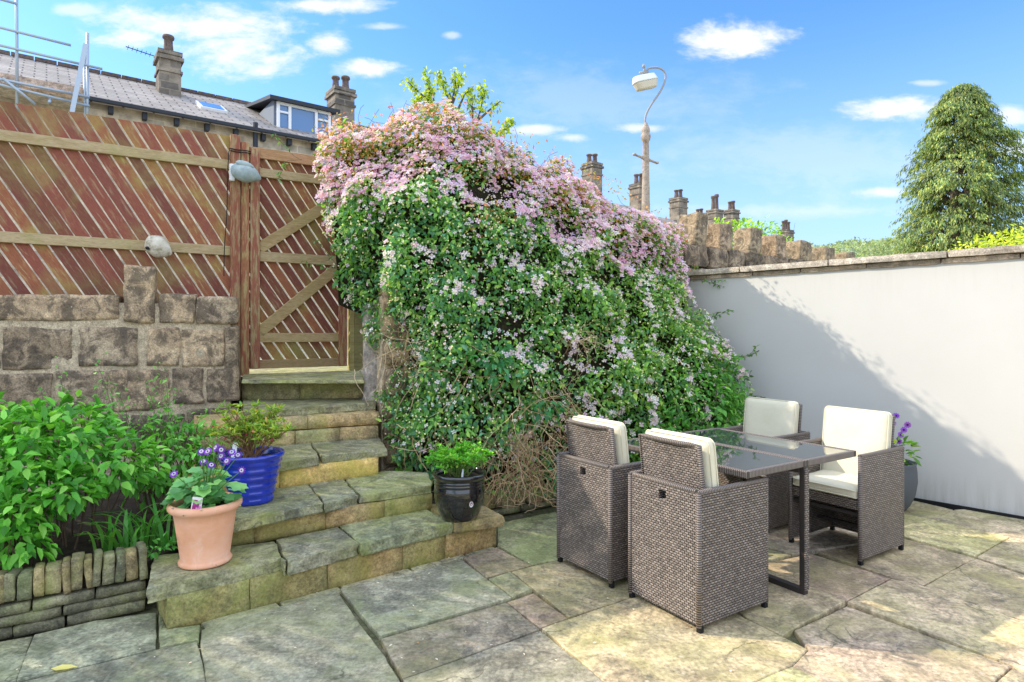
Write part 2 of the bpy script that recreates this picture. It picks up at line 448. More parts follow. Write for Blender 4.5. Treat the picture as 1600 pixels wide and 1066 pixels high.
M['tubesteel']=NT('galvanised_tube').base((.38,.44,.5),.4,.5).m
M['tubesteel'].node_tree.nodes['Principled BSDF'].inputs['Metallic'].default_value=.5
M['lamppaint']=stone('lamp_post_paint',(.36,.28,.21),(.42,.34,.27),(.27,.18,.12),6,bump=.2,rough=.6)
M['lampgrey']=NT('lamp_tube_grey').base((.30,.30,.29),.5,.4).m
M['lampshell']=NT('lamp_shell').base((.78,.78,.75),.4,.4).m
M['lampbowl']=NT('lamp_bowl').base((.62,.55,.42),.3,.5).m
M['whiteframe']=NT('white_window_frame').base((.8,.8,.8),.5,.4).m
g=NT('window_glass').base((.05,.17,.38),.05,.9); M['wglass']=g.m  # blue base colour carries the reflected sky
M['darkpaint']=NT('dark_paint').base((.03,.035,.045),.6).m
M['lead']=NT('lead_sheet').base((.16,.19,.24),.6).m
M['claypot']=stone('chimney_pot',(.10,.075,.065),(.17,.12,.1),(.08,.065,.06),5,bump=.2)
def slate():
    k=NT('slate_roof')
    br=k.n('TexBrick'); br.offset=.5; k.l(k.tc.outputs['UV'],br.inputs['Vector'])
    br.inputs['Scale'].default_value=1; br.inputs['Brick Width'].default_value=.42; br.inputs['Row Height'].default_value=.2
    br.inputs['Mortar Size'].default_value=.016; br.inputs['Mortar Smooth'].default_value=.2
    br.inputs['Color1'].default_value=(.30,.26,.23,1); br.inputs['Color2'].default_value=(.42,.365,.32,1); br.inputs['Mortar'].default_value=(.1,.085,.075,1)
    n=k.noise(1.5,6,.65)
    k.base(k.mix(.7,br.outputs[0],k.ramp(n,[(.3,.7),(.7,1.25)]),'MULTIPLY'),.7,.3); k.bump(k.math('SUBTRACT',1,br.outputs['Fac']),.8,.03); return k.m
M['slate']=slate()
def ashlar(c1=(.42,.37,.3),c2=(.68,.58,.44),mo=(.6,.52,.4)):
    k=NT('house_stone')
    br=k.n('TexBrick'); br.offset=.5; k.l(k.tc.outputs['UV'],br.inputs['Vector'])
    br.inputs['Scale'].default_value=1; br.inputs['Brick Width'].default_value=.42; br.inputs['Row Height'].default_value=.19
    br.inputs['Mortar Size'].default_value=.014
    br.inputs['Color1'].default_value=(*c1,1); br.inputs['Color2'].default_value=(*c2,1); br.inputs['Mortar'].default_value=(*mo,1)
    n=k.noise(4,6,.65)
    k.base(k.mix(.7,br.outputs[0],k.ramp(n,[(.35,.45),(.65,1.2)]),'MULTIPLY'),.85,.2); k.bump(k.math('SUBTRACT',1,br.outputs['Fac']),.5,.02); return k.m
M['ashlar']=ashlar(); M['stack']=ashlar((.11,.10,.09),(.34,.28,.21),(.30,.25,.19))
k=NT('far_wood_green'); k.base(k.ramp(k.noise(1.2,7,.75),[(.35,(.12,.17,.14)),(.55,(.2,.26,.17)),(.7,(.28,.33,.2))]),.95,.1); M['farwood']=k.m  # greens paled, distance haze put into the colour

# ================================================================= SETTING
def ngon(name, pts, z, m, kind='structure'):
    me=bpy.data.meshes.new(name); me.from_pydata([(p[0],p[1],z) for p in pts],[],[list(range(len(pts)))])
    ca=me.color_attributes.new('Col','FLOAT_COLOR','CORNER')
    for d in ca.data: d.color=(1,1,1,1)
    o=link(name,me,m); o['kind']=kind; return o
ngon('ground',[(-600,-300),(600,-300),(600,900),(-600,900)],-.06,M['ground'])
WA=Vector((3.376,5.28)); WD=Vector((-.682,.732)).normalized(); WN=Vector((-.732,-.682)).normalized()   # white wall line, facing normal
FD=Vector((math.cos(R(32)),math.sin(R(32)))); FP=Vector((-2.57,5.90))     # fence line through the gate's hinge post
wfar=WA+WD*2.35; wnear=WA-WD*5.0
fl=FP-FD*9; 
ngon('upper_ground',[fl+Vector((0.03,.03)),FP+Vector((-.02,.02)),(-2.0,6.28),(-1.3,6.0),wfar+Vector((.05,.3)),wfar-WN*.12,wnear-WN*.12,(60,-20),(600,-20),(600,900),(-600,900),(-600,-200)],1.0,M['ground'])

# ---- patio flagstones
FL=[
 ([(315,984),(526,921),(560,972),(596,1018),(628,1070),(650,1130),(340,1150),(323,1070),(312,1004)],(1.0,1.02,.95)),
 ([(531,920),(722,875),(799,934),(593,994)],(1.12,1.15,1.1)),
 ([(724,872),(776,856),(829,884),(760,904)],(1.0,.86,.78)),
 ([(764,906),(797,895),(831,921),(801,934)],(1.0,1.05,.85)),
 ([(793,941),(834,927),(887,966),(844,981)],(1.0,.85,.8)),
 ([(596,999),(791,942),(842,984),(692,1039),(629,1061)],(.92,.86,.82)),
 ([(844,987),(940,1064),(1010,1125),(800,1190),(640,1090),(630,1063),(694,1041)],(.93,.93,.9)),
 ([(799,893),(866,877),(905,868),(1075,903),(983,934),(889,964),(833,919)],(1.05,.98,.8)),
 ([(778,852),(778,818),(868,800),(905,866),(865,876),(829,882)],(.98,1.1,.8)),
 ([(847,983),(984,936),(1078,905),(1165,968),(1262,1016),(1240,1039),(1184,1064),(1090,1110),(1015,1124),(940,1063)],(1.18,1.12,.90)),
 ([(1079,903),(1180,884),(1321,940),(1238,985),(1222,995),(1166,967)],(1.1,1.05,.88)),
 ([(1182,883),(1268,866),(1392,904),(1322,939)],(1.2,1.05,.98)),
 ([(1323,948),(1579,1042),(1500,1110),(1330,1090),(1240,1041),(1264,1016),(1242,986)],(1.12,1.03,.95)),
 ([(1325,941),(1394,906),(1442,917),(1600,973),(1720,1020),(1660,1075),(1582,1041)],(1.22,1.13,.95)),
 ([(1280,862),(1414,842),(1522,872),(1441,915),(1396,903)],(1.2,1.12,.96)),
 ([(1443,917),(1523,873),(1680,925),(1715,1012),(1600,971)],(1.15,1.08,.92)),
 ([(1526,871),(1577,842),(1700,868),(1760,935),(1680,923)],(1.1,1.06,.9)),
 ([(1330,818),(1412,804),(1456,812),(1576,841),(1523,870),(1414,840)],(1.15,1.18,.85)),
 ([(1360,790),(1400,772),(1418,780),(1490,797),(1457,811),(1413,803)],(1.0,.98,.85)),
 ([(1492,797),(1512,796),(1700,832),(1700,866),(1577,841),(1459,811)],(1.12,1.1,1.0)),
 ([(1184,1066),(1240,1042),(1330,1092),(1500,1112),(1460,1200),(1200,1200),(1015,1127),(1090,1112)],(1.05,1.12,.8)),
 ([(1583,1043),(1662,1077),(1600,1180),(1465,1200),(1502,1112)],(1.1,1.06,.92)),
 ([(53,992),(150,970),(245,957),(243,1014),(26,1066),(42,1020)],(.9,.98,.88)),
 ([(29,1068),(245,1017),(309,1003),(322,1070),(338,1150),(20,1210)],(.95,1.0,.92)),
 ([(249,957),(249,1013),(310,1001),(312,978),(262,985)],(.95,1.05,.8)),
 ([(-40,1010),(51,994),(41,1018),(-40,1038)],(.92,1.0,.8)),
 ([(-60,1042),(40,1021),(24,1067),(16,1210),(-120,1200)],(.9,.98,.85)),
 ([(870,798),(1010,772),(1085,795),(905,862)],(1.0,1.05,.85)),
 ([(1012,770),(1150,747),(1240,770),(1090,794)],(1.05,1.0,.88)),
 ([(1088,797),(1240,772),(1330,790),(1255,815),(1130,838)],(1.1,1.05,.95)),
 ([(908,866),(1085,799),(1128,840),(1235,868),(1180,882),(1077,901)],(1.0,1.0,.9)),
 ([(1132,840),(1257,817),(1328,820),(1412,841),(1278,860),(1238,867)],(1.12,1.08,1.05)),
 ([(1152,746),(1260,728),(1398,770),(1358,789),(1330,788),(1243,769)],(1.0,.97,.85)),
 ([(1702,836),(1850,866),(1900,955),(1765,937),(1702,868)],(1.1,1.05,.95)),
 ([(1685,927),(1765,939),(1900,957),(1930,1085),(1722,1018)],(1.12,1.06,.95)),
 ([(1665,1077),(1724,1022),(1930,1088),(1880,1200),(1605,1182)],(1.05,1.03,.92)),
 ([(1332,791),(1358,791),(1411,803),(1329,817),(1259,815)],(1.05,1.02,.9)),
]
fm=MB()
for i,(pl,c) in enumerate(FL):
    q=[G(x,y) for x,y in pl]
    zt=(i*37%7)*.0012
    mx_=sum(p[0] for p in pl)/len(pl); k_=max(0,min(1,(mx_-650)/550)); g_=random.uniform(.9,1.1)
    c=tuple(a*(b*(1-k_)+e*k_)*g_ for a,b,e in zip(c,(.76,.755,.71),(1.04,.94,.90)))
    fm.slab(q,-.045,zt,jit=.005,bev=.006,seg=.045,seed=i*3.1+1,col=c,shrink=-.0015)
# strip of thin filler stones under the bottom step
q=[G(312,979),G(262,985)]
a=Vector(G(318,981)); b=Vector(G(776,854)); dd=(b-a).normalized(); nn=Vector((dd.y,-dd.x))
t=0; k=0
while t<(b-a).length-.1:
    L=random.uniform(.22,.6); L=min(L,(b-a).length-t)
    p=a+dd*(t+.006); r_=a+dd*(t+L-.006)
    fm.slab([tuple(p-nn*.09),tuple(r_-nn*.09),tuple(r_+nn*.005),tuple(p+nn*.005)],-.05,-.008,jit=.004,bev=.008,seed=k+200,col=(.95,.95,.75)); t+=L; k+=1
# the flags go on toward the viewer and past the sides
u_=Vector((math.cos(R(34)),math.sin(R(34)))); v_=Vector((-u_.y,u_.x))
def inside(p):
    return p.y>0 and (EYE*F/max(p.y,.01)+Y0)<1150 and -140<p.x/max(p.y,.01)*F+CX<1870
cell=.62; r2=random.Random(3)
for iu in range(-14,16):
    for iv in range(-12,9):
        base=u_*iu*cell*1.3+v_*(iv*cell)+u_*((iv%2)*.37)
        cs=[base,base+u_*cell*1.3,base+u_*cell*1.3+v_*cell,base+v_*cell]
        mid=(cs[0]+cs[2])/2
        if any(inside(c) for c in cs+[mid]): continue
        if (mid-WA).dot(WN)<.38 or (mid-FP).dot(Vector((-FD.y,FD.x)))>-1.9: continue
        if mid.y>3.3 and mid.x<2.5: continue
        fm.slab([tuple(c) for c in cs],-.045,-.004,jit=.006,bev=.01,seg=.12,seed=iu*17+iv,col=(r2.uniform(.9,1.15),r2.uniform(.9,1.1),r2.uniform(.75,.95)),shrink=.008)
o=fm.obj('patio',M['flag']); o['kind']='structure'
gap=ngon('joint_bed',[(-9,-8),(8,-8),wnear-WN*.05,wfar-WN*.05,(0,6.6),(-2.6,5.5),(-9,2)],-.022,M['joint'])

# ---- planting beds (soil)
b_=MB(); 
def poly3(mb,pts,z,m=None): mb.add([(p[0],p[1],z) for p in pts],[list(range(len(pts)))])
KL=Vector(G(229,951)); KLd=Vector((math.cos(R(32)),math.sin(R(32)))); KLn=Vector((-KLd.y,KLd.x))
KR=Vector(G(775,806)); KRd=KLd; KRn=KLn
s_=MB()
s_.slab([tuple(KL+KLn*.12-KLd*2.6),tuple(KL+KLn*.12-KLd*.02),tuple(KL+KLn*.5+KLd*.3),(-1.75,4.6),(-2.2,5.5),(-6.5,3.9)],0,.2,jit=0,bev=.02,seg=.2,seed=5)
s_.slab([(-.75,4.55),tuple(KR+KRn*.12-KRd*.2),tuple(KR+KRn*.12+KRd*3.2),(2.05,6.75),(-1.1,5.7)],0,.14,jit=0,bev=.02,seg=.2,seed=6)
o=s_.obj('soil_bed',M['soil']); o['kind']='structure'

# ================================================================= STEPS
steps=thing('stone_steps','mossy stone steps climbing from patio to slatted wooden gate','steps',(*G(260,985),0))
SO=Vector((*G(260,985),0))
def local(p): return (p[0]-SO.x,p[1]-SO.y)
def tread(px, z, th, col, seed, tilt=(0,0)):
    mb=MB(); pts=[local(G(x,y,z)) for x,y in px]
    mb.slab(pts,z-th,z,jit=.007,bev=.006,seg=.028,seed=seed,col=col,rough_side=.013,shrink=.003,tilt=tilt)
    return mb.obj('tread',M['tread'],steps)
def riser(pts, z0, z1, seed, n=4, dep=.35, cols=None):
    """row of riser blocks between two world points"""
    a=Vector(pts[0]); b=Vector(pts[1]); d=(b-a); L=d.length; d.normalize(); nn=Vector((-d.y,d.x)); rr=random.Random(seed)
    cuts=[0]+sorted([ (k+rr.uniform(-.25,.25))/n for k in range(1,n)])+[1]
    mb=MB()
    ang=math.atan2(d.y,d.x)
    for k in range(n):
        t0,t1=cuts[k]*L,cuts[k+1]*L
        c=a+d*((t0+t1)/2)+nn*(dep/2)
        Mx=Matrix.Translation((c.x-SO.x,c.y-SO.y,(z0+z1)/2))@Matrix.Rotation(ang,4,'Z')
        cc=cols[k%len(cols)] if cols else (1,1,1)
        mb.rock((0,0,0),(t1-t0-.001,dep,z1-z0),Mx,seed=seed*7+k,rough=.006,rad=.006,seg=.045,col=cc)
    return mb.obj('riser',M['riser'],steps,smooth=True)
Z1,Z2,Z3,Z4,Z5=.22,.385,.565,.835,1.02
R1a=Vector(G(260,984)); R1b=Vector(G(776,851)); rd=(R1b-R1a).normalized(); rn=Vector((-rd.y,rd.x))
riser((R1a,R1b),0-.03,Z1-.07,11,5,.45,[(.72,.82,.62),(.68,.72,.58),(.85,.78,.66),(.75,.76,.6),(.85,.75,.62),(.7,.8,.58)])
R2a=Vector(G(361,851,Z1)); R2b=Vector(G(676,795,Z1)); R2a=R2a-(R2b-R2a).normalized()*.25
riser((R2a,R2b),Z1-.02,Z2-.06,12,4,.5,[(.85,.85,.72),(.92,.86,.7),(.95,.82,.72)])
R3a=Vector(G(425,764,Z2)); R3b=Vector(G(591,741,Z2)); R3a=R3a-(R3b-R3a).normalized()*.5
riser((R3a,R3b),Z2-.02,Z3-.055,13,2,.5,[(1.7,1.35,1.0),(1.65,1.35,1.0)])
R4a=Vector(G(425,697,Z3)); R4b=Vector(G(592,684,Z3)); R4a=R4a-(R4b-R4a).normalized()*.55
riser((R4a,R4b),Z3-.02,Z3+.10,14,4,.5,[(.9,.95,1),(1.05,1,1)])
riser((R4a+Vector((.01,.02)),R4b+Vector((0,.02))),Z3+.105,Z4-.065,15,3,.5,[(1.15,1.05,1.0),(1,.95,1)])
R5a=Vector(G(377,624,Z4)); R5b=Vector(G(572,622,Z4))
mb5=riser((R5a,R5b),Z4-.02,Z5-.005,16,2,.5,[(.75,.8,.75),(.9,.92,.75)])
# treads
tread([(227,921),(437,872),(447,879),(430,845),(240,868)],Z1,.075,(1.0,1.02,.92),21)
tread([(449,877),(560,848),(528,823),(430,843)],Z1,.08,(.95,.95,.95),22)
tread([(563,850),(708,816),(650,787),(530,822)],Z1,.075,(1.0,1.08,.9),23)
tread([(710,817),(788,806),(758,790),(655,786)],Z1,.07,(1.15,.92,.72),24)
tread([(340,821),(505,786),(478,752),(330,775)],Z2,.06,(.98,1.0,.9),25)
tread([(507,787),(560,774),(537,748),(480,753)],Z2,.062,(.95,.98,.95),26)
tread([(562,774),(676,758),(668,738),(600,735),(539,749)],Z2,.055,(1.0,1.05,.92),27)
tread([(380,731),(500,714),(480,684),(350,697)],Z3,.06,(.9,.9,.88),28)
tread([(502,713),(606,701),(590,680),(482,686)],Z3,.058,(.95,.95,.9),29)
tread([(380,642),(587,629),(578,610),(380,614)],Z4,.065,(.95,.95,.85),30)
tread([(377,594),(569,594),(560,570),(383,572)],Z5+.004,.03,(1.2,1.2,1.0),31)

# ================================================================= STONE WALL (left)
WE=Vector((-2.351,5.30)); wd=Vector((-math.cos(R(22)),-math.sin(R(22)))); wn=Vector((wd.y,-wd.x))
if wn.y>0: wn=-wn
wn=Vector((math.sin(R(22)),-math.cos(R(22))))
def onwall(x,y):
    r=(x-CX)/F; den=r*wd.y-wd.x
    t=(WE.x-r*WE.y)/den; D=WE.y+wd.y*t
    return t,ZH(y,D)
sw=thing('stone_wall','soot-darkened block wall with one tall upright coping stone','wall',(WE.x,WE.y,0))
Mw=Matrix(((wd.x,wn.x,0,0),(wd.y,wn.y,0,0),(0,0,1,0),(0,0,0,1)))
stones=[ # px rectangles read on the wall face
 (-190,462,-60,500),(-55,461,187,501),(194,416,242,505),(250,460,304,505),(307,463,371,507),
 (-200,508,-70,580),(-60,515,0,578),(6,512,112,577),(126,512,216,572),(231,512,281,572),(285,516,350,572),(352,510,373,585),
 (-200,584,-80,642),(-74,584,82,645),(86,580,168,640),(172,578,266,642),(270,574,318,632),(324,574,374,628),
 (-200,650,-30,720),(-24,650,100,716),(106,648,200,712),(205,648,290,708),(294,638,374,700)]
bm1=MB()
for k,(x0,y0,x1,y1) in enumerate(stones):
    t0,za=onwall(x0,(y0+y1)/2); t1,_=onwall(x1,(y0+y1)/2)
    xm=(x0+x1)/2
    _,zt=onwall(xm,y0); _,zb=onwall(xm,y1)
    w=abs(t0-t1); h=zt-zb+.0; tm=(t0+t1)/2
    tall=(x0==194)
    bm1.rock((tm,-.085 if not tall else -.07,(zt+zb)/2),(w+.006,.23+random.uniform(-.02,.02),h),Mw,seed=k+40,rough=.016,rad=.012,seg=.03,skew=.02,col=random.choice([(1.05,1,.95),(.72,.70,.70),(1.3,1.2,1.08),(.9,.85,.8)]),freq=6)
bm1.obj('stone_blocks',M['block'],sw,smooth=True)
mm=MB()
te,_=onwall(-200,500)
mm.rock(((te)/2+.03,-.074,.82),(abs(te)-.05,.175,1.70),Mw,seed=3,rough=.012,rad=.03,seg=.13,freq=14)
mm.obj('mortar',M['mortar'],sw,smooth=True)

# low retaining wall beside the steps on the right, half hidden by the climber
rw=thing('retaining_wall','rough sandstone retaining wall under the flowering climber, right of the steps','wall',(-1.12,4.95,0))
rm=MB(); Rd=Vector((math.cos(R(24)),math.sin(R(24))))
Mr=Matrix(((Rd.x,-Rd.y,0,-1.07+1.12),(Rd.y,Rd.x,0,5.12-4.95),(0,0,1,0),(0,0,0,1)))
kk=0
z=0.1
for row,h in enumerate((.2,.22,.16,.2,.26,.22,.24,.22)):
    t=0 if row%2 else -.0
    while t<2.75:
        L=random.uniform(.24,.5)
        if kk%1==0: rm.rock((t+L/2,.12,z+h/2),(L-.012,.26,h-.01),Mr,seed=kk+300,rough=.02,rad=.03,seg=.06,col=random.choice([(1.15,1.0,.85),(.95,.9,.8),(1.2,1.1,.9)]),skew=.03)
        t+=L; kk+=1
    z+=h
rm.obj('stone_blocks',M['block'],rw,smooth=True)
mm=MB(); mm.box((1.4,.15,.9),(2.8,.2,1.66),Mr); mm.obj('mortar',M['mortar'],rw)

gp=MB(); gp.rock((0,0,.43),(.16,.2,.92),Matrix.Rotation(R(15),4,'Z'),seed=77,rough=.02,rad=.035,seg=.04,col=(1.3,1.3,1.35))
o=gp.obj('stone_gatepost',M['farstone'],None,True); o.location=(*(P(582,560,5.45).xy),.80)
setp(o,'weathered grey upright stone post at the right end of the top step','stone post')

# ================================================================= DRY-STONE KERBS
def kerb(name,label,origin,d,n,length,hand,seed,lean=-.12,skiprow=False,h0=.0,courseh=(.055,.05,.05),cop=.145):
    th=thing(name,label,'low wall',(origin.x,origin.y,0)); rr=random.Random(seed)
    Mk=Matrix(((d.x*hand,n.x,0,0),(d.y*hand,n.y,0,0),(0,0,1,0),(0,0,0,1)))
    m1=MB(); z=-.01; k=0
    for row,h in enumerate(courseh):
        t=-rr.uniform(0,.2)*(row%2)
        t=max(t,0)
        while t<length:
            L=rr.uniform(.16,.42)
            m1.rock((t+L/2,.08+rr.uniform(-.008,.008)+row*.006,z+h/2),(L-.006,.17,h-.003),Mk,seed=seed*50+k,rough=.007,rad=.009,seg=.03,col=(rr.uniform(.7,1.1),)*3); t+=L; k+=1
        z+=h
    m1.obj('stone_courses',M['kerb'],th,smooth=True)
    m2=MB(); t=.0; k=0
    while t<length:
        w=rr.uniform(.035,.075); hh=cop+rr.uniform(-.022,.02); 
        Mt=Mk@Matrix.Translation((t+w/2,.10,z+hh/2))@Matrix.Rotation(lean+rr.uniform(-.05,.03),4,'X')@Matrix.Rotation(rr.uniform(-.09,.09),4,'Y')@Matrix.Rotation(rr.uniform(-.08,.08),4,'Z')
        m2.rock((0,0,0),(w-.001,.19+rr.uniform(-.03,.02),hh),Mt,seed=seed*90+k,rough=.008,rad=.009,seg=.022,col=random.choice([(1,1,.95),(1.2,1.1,.95),(.8,.85,.8),(1.3,1.1,.9)])); t+=w; k+=1
    m2.obj('coping_stones',M['kerb'],th,smooth=True)
    bk=MB(); bk.box((length/2,.14,.09),(length,.12,.2),Mk); bk.obj('earth_core',M['soil'],th)
    return th
kerb('low_stone_wall','low mossy stone edging with upright slabs left of the bottom step',KL,KLd,KLn,2.3,-1,13)
kerb('low_stone_wall','low stone edging behind the black pot and under the climber',KR-KRd*.12,KRd,KRn,3.15,1,5,courseh=(.05,),cop=.125)

# ================================================================= FENCE + GATE
Fn=Vector((FD.y,-FD.x))      # towards the viewer
def Mfence(t0): 
    p=FP+FD*t0
    return Matrix(((FD.x,-FD.y,0,p.x),(FD.y,FD.x,0,p.y),(0,0,1,0),(0,0,0,1)))
def clip_poly(poly, a, b, c, keep):   # keep points where a*x+b*y<=c
    out=[]
    for i in range(len(poly)):
        p=poly[i]; q=poly[(i+1)%len(poly)]
        fp=a*p[0]+b*p[1]-c; fq=a*q[0]+b*q[1]-c
        if fp<=0: out.append(p)
        if (fp<0)!=(fq<0) and fp!=fq:
            s=fp/(fp-fq); out.append((p[0]+(q[0]-p[0])*s,p[1]+(q[1]-p[1])*s))
    return out
def boards(mb, x0, x1, z0, z1, pitch=.115, gap=.013, lean=.60, th=.012, y=0.0, seed=0, ztop=None):
    rr=random.Random(seed); H=z1-z0
    s=x0-pitch
    s=x0-rr.uniform(0,pitch)
    while s<x1+lean*H+pitch:
        gp=gap*rr.uniform(.6,1.5); w=pitch-gp
        poly=[(s,z1),(s+w,z1),(s+w+lean*-0,z1)]
        # a leaning board: top at s-lean*H.., runs down to the right
        b0=s-lean*H
        poly=[(b0,z1),(b0+w,z1),(b0+w+lean*H,z0),(b0+lean*H,z0)]
        poly=clip_poly(poly,-1,0,-x0,1); 
        if len(poly)>2: poly=clip_poly(poly,1,0,x1,1)
        if len(poly)>2:
            c=rr.choice([(1,1,1),(.85,.85,.85),(1.15,1.1,1.05),(1.0,1.15,.9),(.9,.95,.85),(1.35,1.5,1.1)])
            yy=y+rr.uniform(-.002,.002); n=len(poly)
            vs=[(p[0],yy,p[1]) for p in poly]+[(p[0],yy+th,p[1]) for p in poly]
            fs=[tuple(range(n)),tuple(range(2*n-1,n-1,-1))]+[(i,n+i,n+(i+1)%n,(i+1)%n) for i in range(n)]
            mb.add(vs,fs[:2],c); mb.add(vs,fs[2:],(1,1,1),None,1)
        s+=pitch
def rail(mb,x0,x1,z,h=.085,y=-.038,th=.036,col=(1,1,1),sag=0):
    n=8; 
    for k in range(n):
        pass
    mb.box(((x0+x1)/2,y+th/2-.0,z),(x1-x0,th,h),None,col)
fe=thing('slatted_fence','brown diagonal-slatted wooden fence panel behind the stone wall','fence',(FP.x,FP.y,0),R(32))
mb=MB(); boards(mb,-1.98,-.075,1.1,3.28,seed=4); mb.obj('slat_panel',[M['board'],M['bright_edge']],fe)
for z in (3.0,2.19):
    mb=MB(); rail(mb,-1.98,-.075,z,.088); mb.obj('rail',M['rail'],fe,bevel=.004)
# unseen run of fence past the left edge, raised to cast shade
fe2=thing('slatted_fence','unseen brown slatted fence beyond the left edge, made taller to cast shade','fence',(FP.x,FP.y,0),R(32))
mb=MB(); boards(mb,-7.2,-2.1,1.0,4.12,seed=5,gap=.02,pitch=.13); mb.obj('slat_panel',[M['board'],M['bright_edge']],fe2)
for z in (3.8,2.9,2.0):
    mb=MB(); rail(mb,-7.2,-2.1,z,.088); mb.obj('rail',M['rail'],fe2,bevel=.004)
for x in (-2.045,-4.6,-7.2):
    mb=MB(); mb.box((x,-.045,2.1),(.1,.1,4.1)); mb.obj('post',M['stile'],fe2,bevel=.005)
# hinge post
gpst=thing('gate_post','brown square timber post between fence panel and gate','post',(FP.x,FP.y,0),R(32))
mb=MB(); mb.box((-.075,-.03,2.13),(.085,.1,2.3),None,(.9,.8,.8)); mb.obj('post',M['stile'],gpst,bevel=.006)
mb=MB(); mb.box((.012,-.02,2.12),(.075,.07,2.22),None,(1.1,1.1,1.0)); mb.obj('post_facing',M['stile'],gpst,bevel=.006)
mb=MB()
mb.tube([(-.125,-.088,3.14),(-.07,-.09,3.135),(.02,-.085,3.14),(.06,-.06,3.145)],.005,6); mb.tube([(-.125,-.088,3.12),(-.07,-.09,3.115),(.02,-.085,3.12),(.06,-.06,3.125)],.005,6)
cab=[(-.128,-.088,3.14)]
for k in range(12): cab.append((-.135-.004*math.sin(k*.9)-k*.004,-.09,3.1-k*.105))
mb.tube(cab,.0045,6); mb.obj('cable',M['blackrub'],gpst)
gate=thing('wooden_gate','ledged wooden gate with diagonal slats at top of the steps','gate',(FP.x,FP.y,0),R(32))
mb=MB(); boards(mb,.055,1.0,1.075,3.20,pitch=.112,gap=.014,lean=.67,seed=9); mb.obj('slat_panel',[M['board'],M['bright_edge']],gate)
for z,h,c in ((3.15,.10,(1.0,.75,.7)),(2.965,.085,(1,1,1)),(2.155,.095,(1,1,1)),(1.37,.09,(1,.95,.9)),(1.115,.085,(.8,.7,.7))):
    mb=MB(); rail(mb,.056,.995,z,h,col=c); mb.obj('rail',M['rail'],gate,bevel=.004)
for x,c in ((.10,(1.0,1,1)),(.945,(1,.9,.9))):
    mb=MB(); mb.box((x,-.0495,2.13),(.085,.022,2.1),None,c); mb.obj('stile',M['stile'],gate,bevel=.004)
for za,zb in ((2.23,2.80),(1.42,2.09)):
    mb=MB(); a=Vector((.14,-.021,za)); b=Vector((.90,-.021,zb)); L=(b-a).length
    Mb=Matrix.Translation((a+b)/2)@Matrix.Rotation(-math.atan2(b.z-a.z,b.x-a.x),4,'Y'); mb.box((0,0,0),(L,.034,.105),Mb,(.95,.9,.8)); mb.obj('brace',M['rail'],gate,bevel=.004)
for x,w,c in ((1.04,.045,(.9,1,.75)),(1.11,.09,(.65,.75,.6))):
    mb=MB(); mb.box((0,0,0),(w,.08,2.15)); o=mb.obj('closing_post' if w<.05 else 'hinge_post',M['rail']); o.parent=gate; o.location=(x,-.02,2.1)
    for d in o.data.color_attributes['Col'].data: d.color=(*c,1)
# shell-shaped lights/ornaments on the fence
def blob(mb, c, d, Mx, seed, rough=.01):
    n,m_=16,24; vs=[];fs=[]
    for i in range(n+1):
        th=math.pi*i/n
        for j in range(m_):
            ph=2*math.pi*j/m_
            p=Vector((math.cos(th),math.sin(th)*math.cos(ph),math.sin(th)*math.sin(ph)))
            taper=1-.42*max(0,p.x)**1.2-(.0 if p.x>0 else .0)
            q=Vector((p.x*d[0]/2,p.y*d[1]/2*taper,p.z*d[2]/2*taper-(max(0,p.x)**2)*d[2]*.16))
            q+=Vector(noise.noise_vector(q*14+Vector((seed,0,0))))*rough
            vs.append(Mx@(q+Vector(c)))
    for i in range(n):
        for j in range(m_):
            fs.append((i*m_+j,(i+1)*m_+j,(i+1)*m_+(j+1)%m_,i*m_+(j+1)%m_))
    mb.add(vs,fs)
lp=P(381,271,5.80)
sl=thing('security_light','grey bulbous outdoor light fixed to the gate post','outdoor light',lp)
mb=MB(); Mx=Matrix.Rotation(R(24),4,'Z')@Matrix.Rotation(R(8),4,'Y'); blob(mb,(.02,-.06,0),(.27,.17,.19),Mx,3,.004); mb.obj('housing',M['greyplastic'],sl,True)
mb=MB(); mb.box((-.10,.02,0),(.05,.06,.16),Matrix.Rotation(R(24),4,'Z')); mb.obj('mounting_plate',M['tagwhite'],sl,bevel=.01)
mb=MB(); blob(mb,(.0,-.115,.06),(.16,.05,.06),Mx,5,.002); mb.obj('hood',M['greyplastic'],sl,True)
lp=P(248,386,5.42)
so=thing('shell_ornament','cream weathered shell-shaped ornament hung on the fence rail','ornament',lp)
mb=MB(); Mx=Matrix.Rotation(R(30),4,'Z')@Matrix.Rotation(R(14),4,'Y'); blob(mb,(0,-.03,0),(.235,.13,.19),Mx,11,.012); mb.obj('shell',M['cream'],so,True)
mb=MB(); blob(mb,(-.075,-.085,-.045),(.035,.02,.03),Mx,4,.0); mb.obj('hole',M['blackrub'],so,True)

# ================================================================= WHITE WALL
ww=thing('rendered_wall','smooth white rendered wall with stone coping','wall',(WA.x,WA.y,0),math.atan2(WD.y,WD.x))
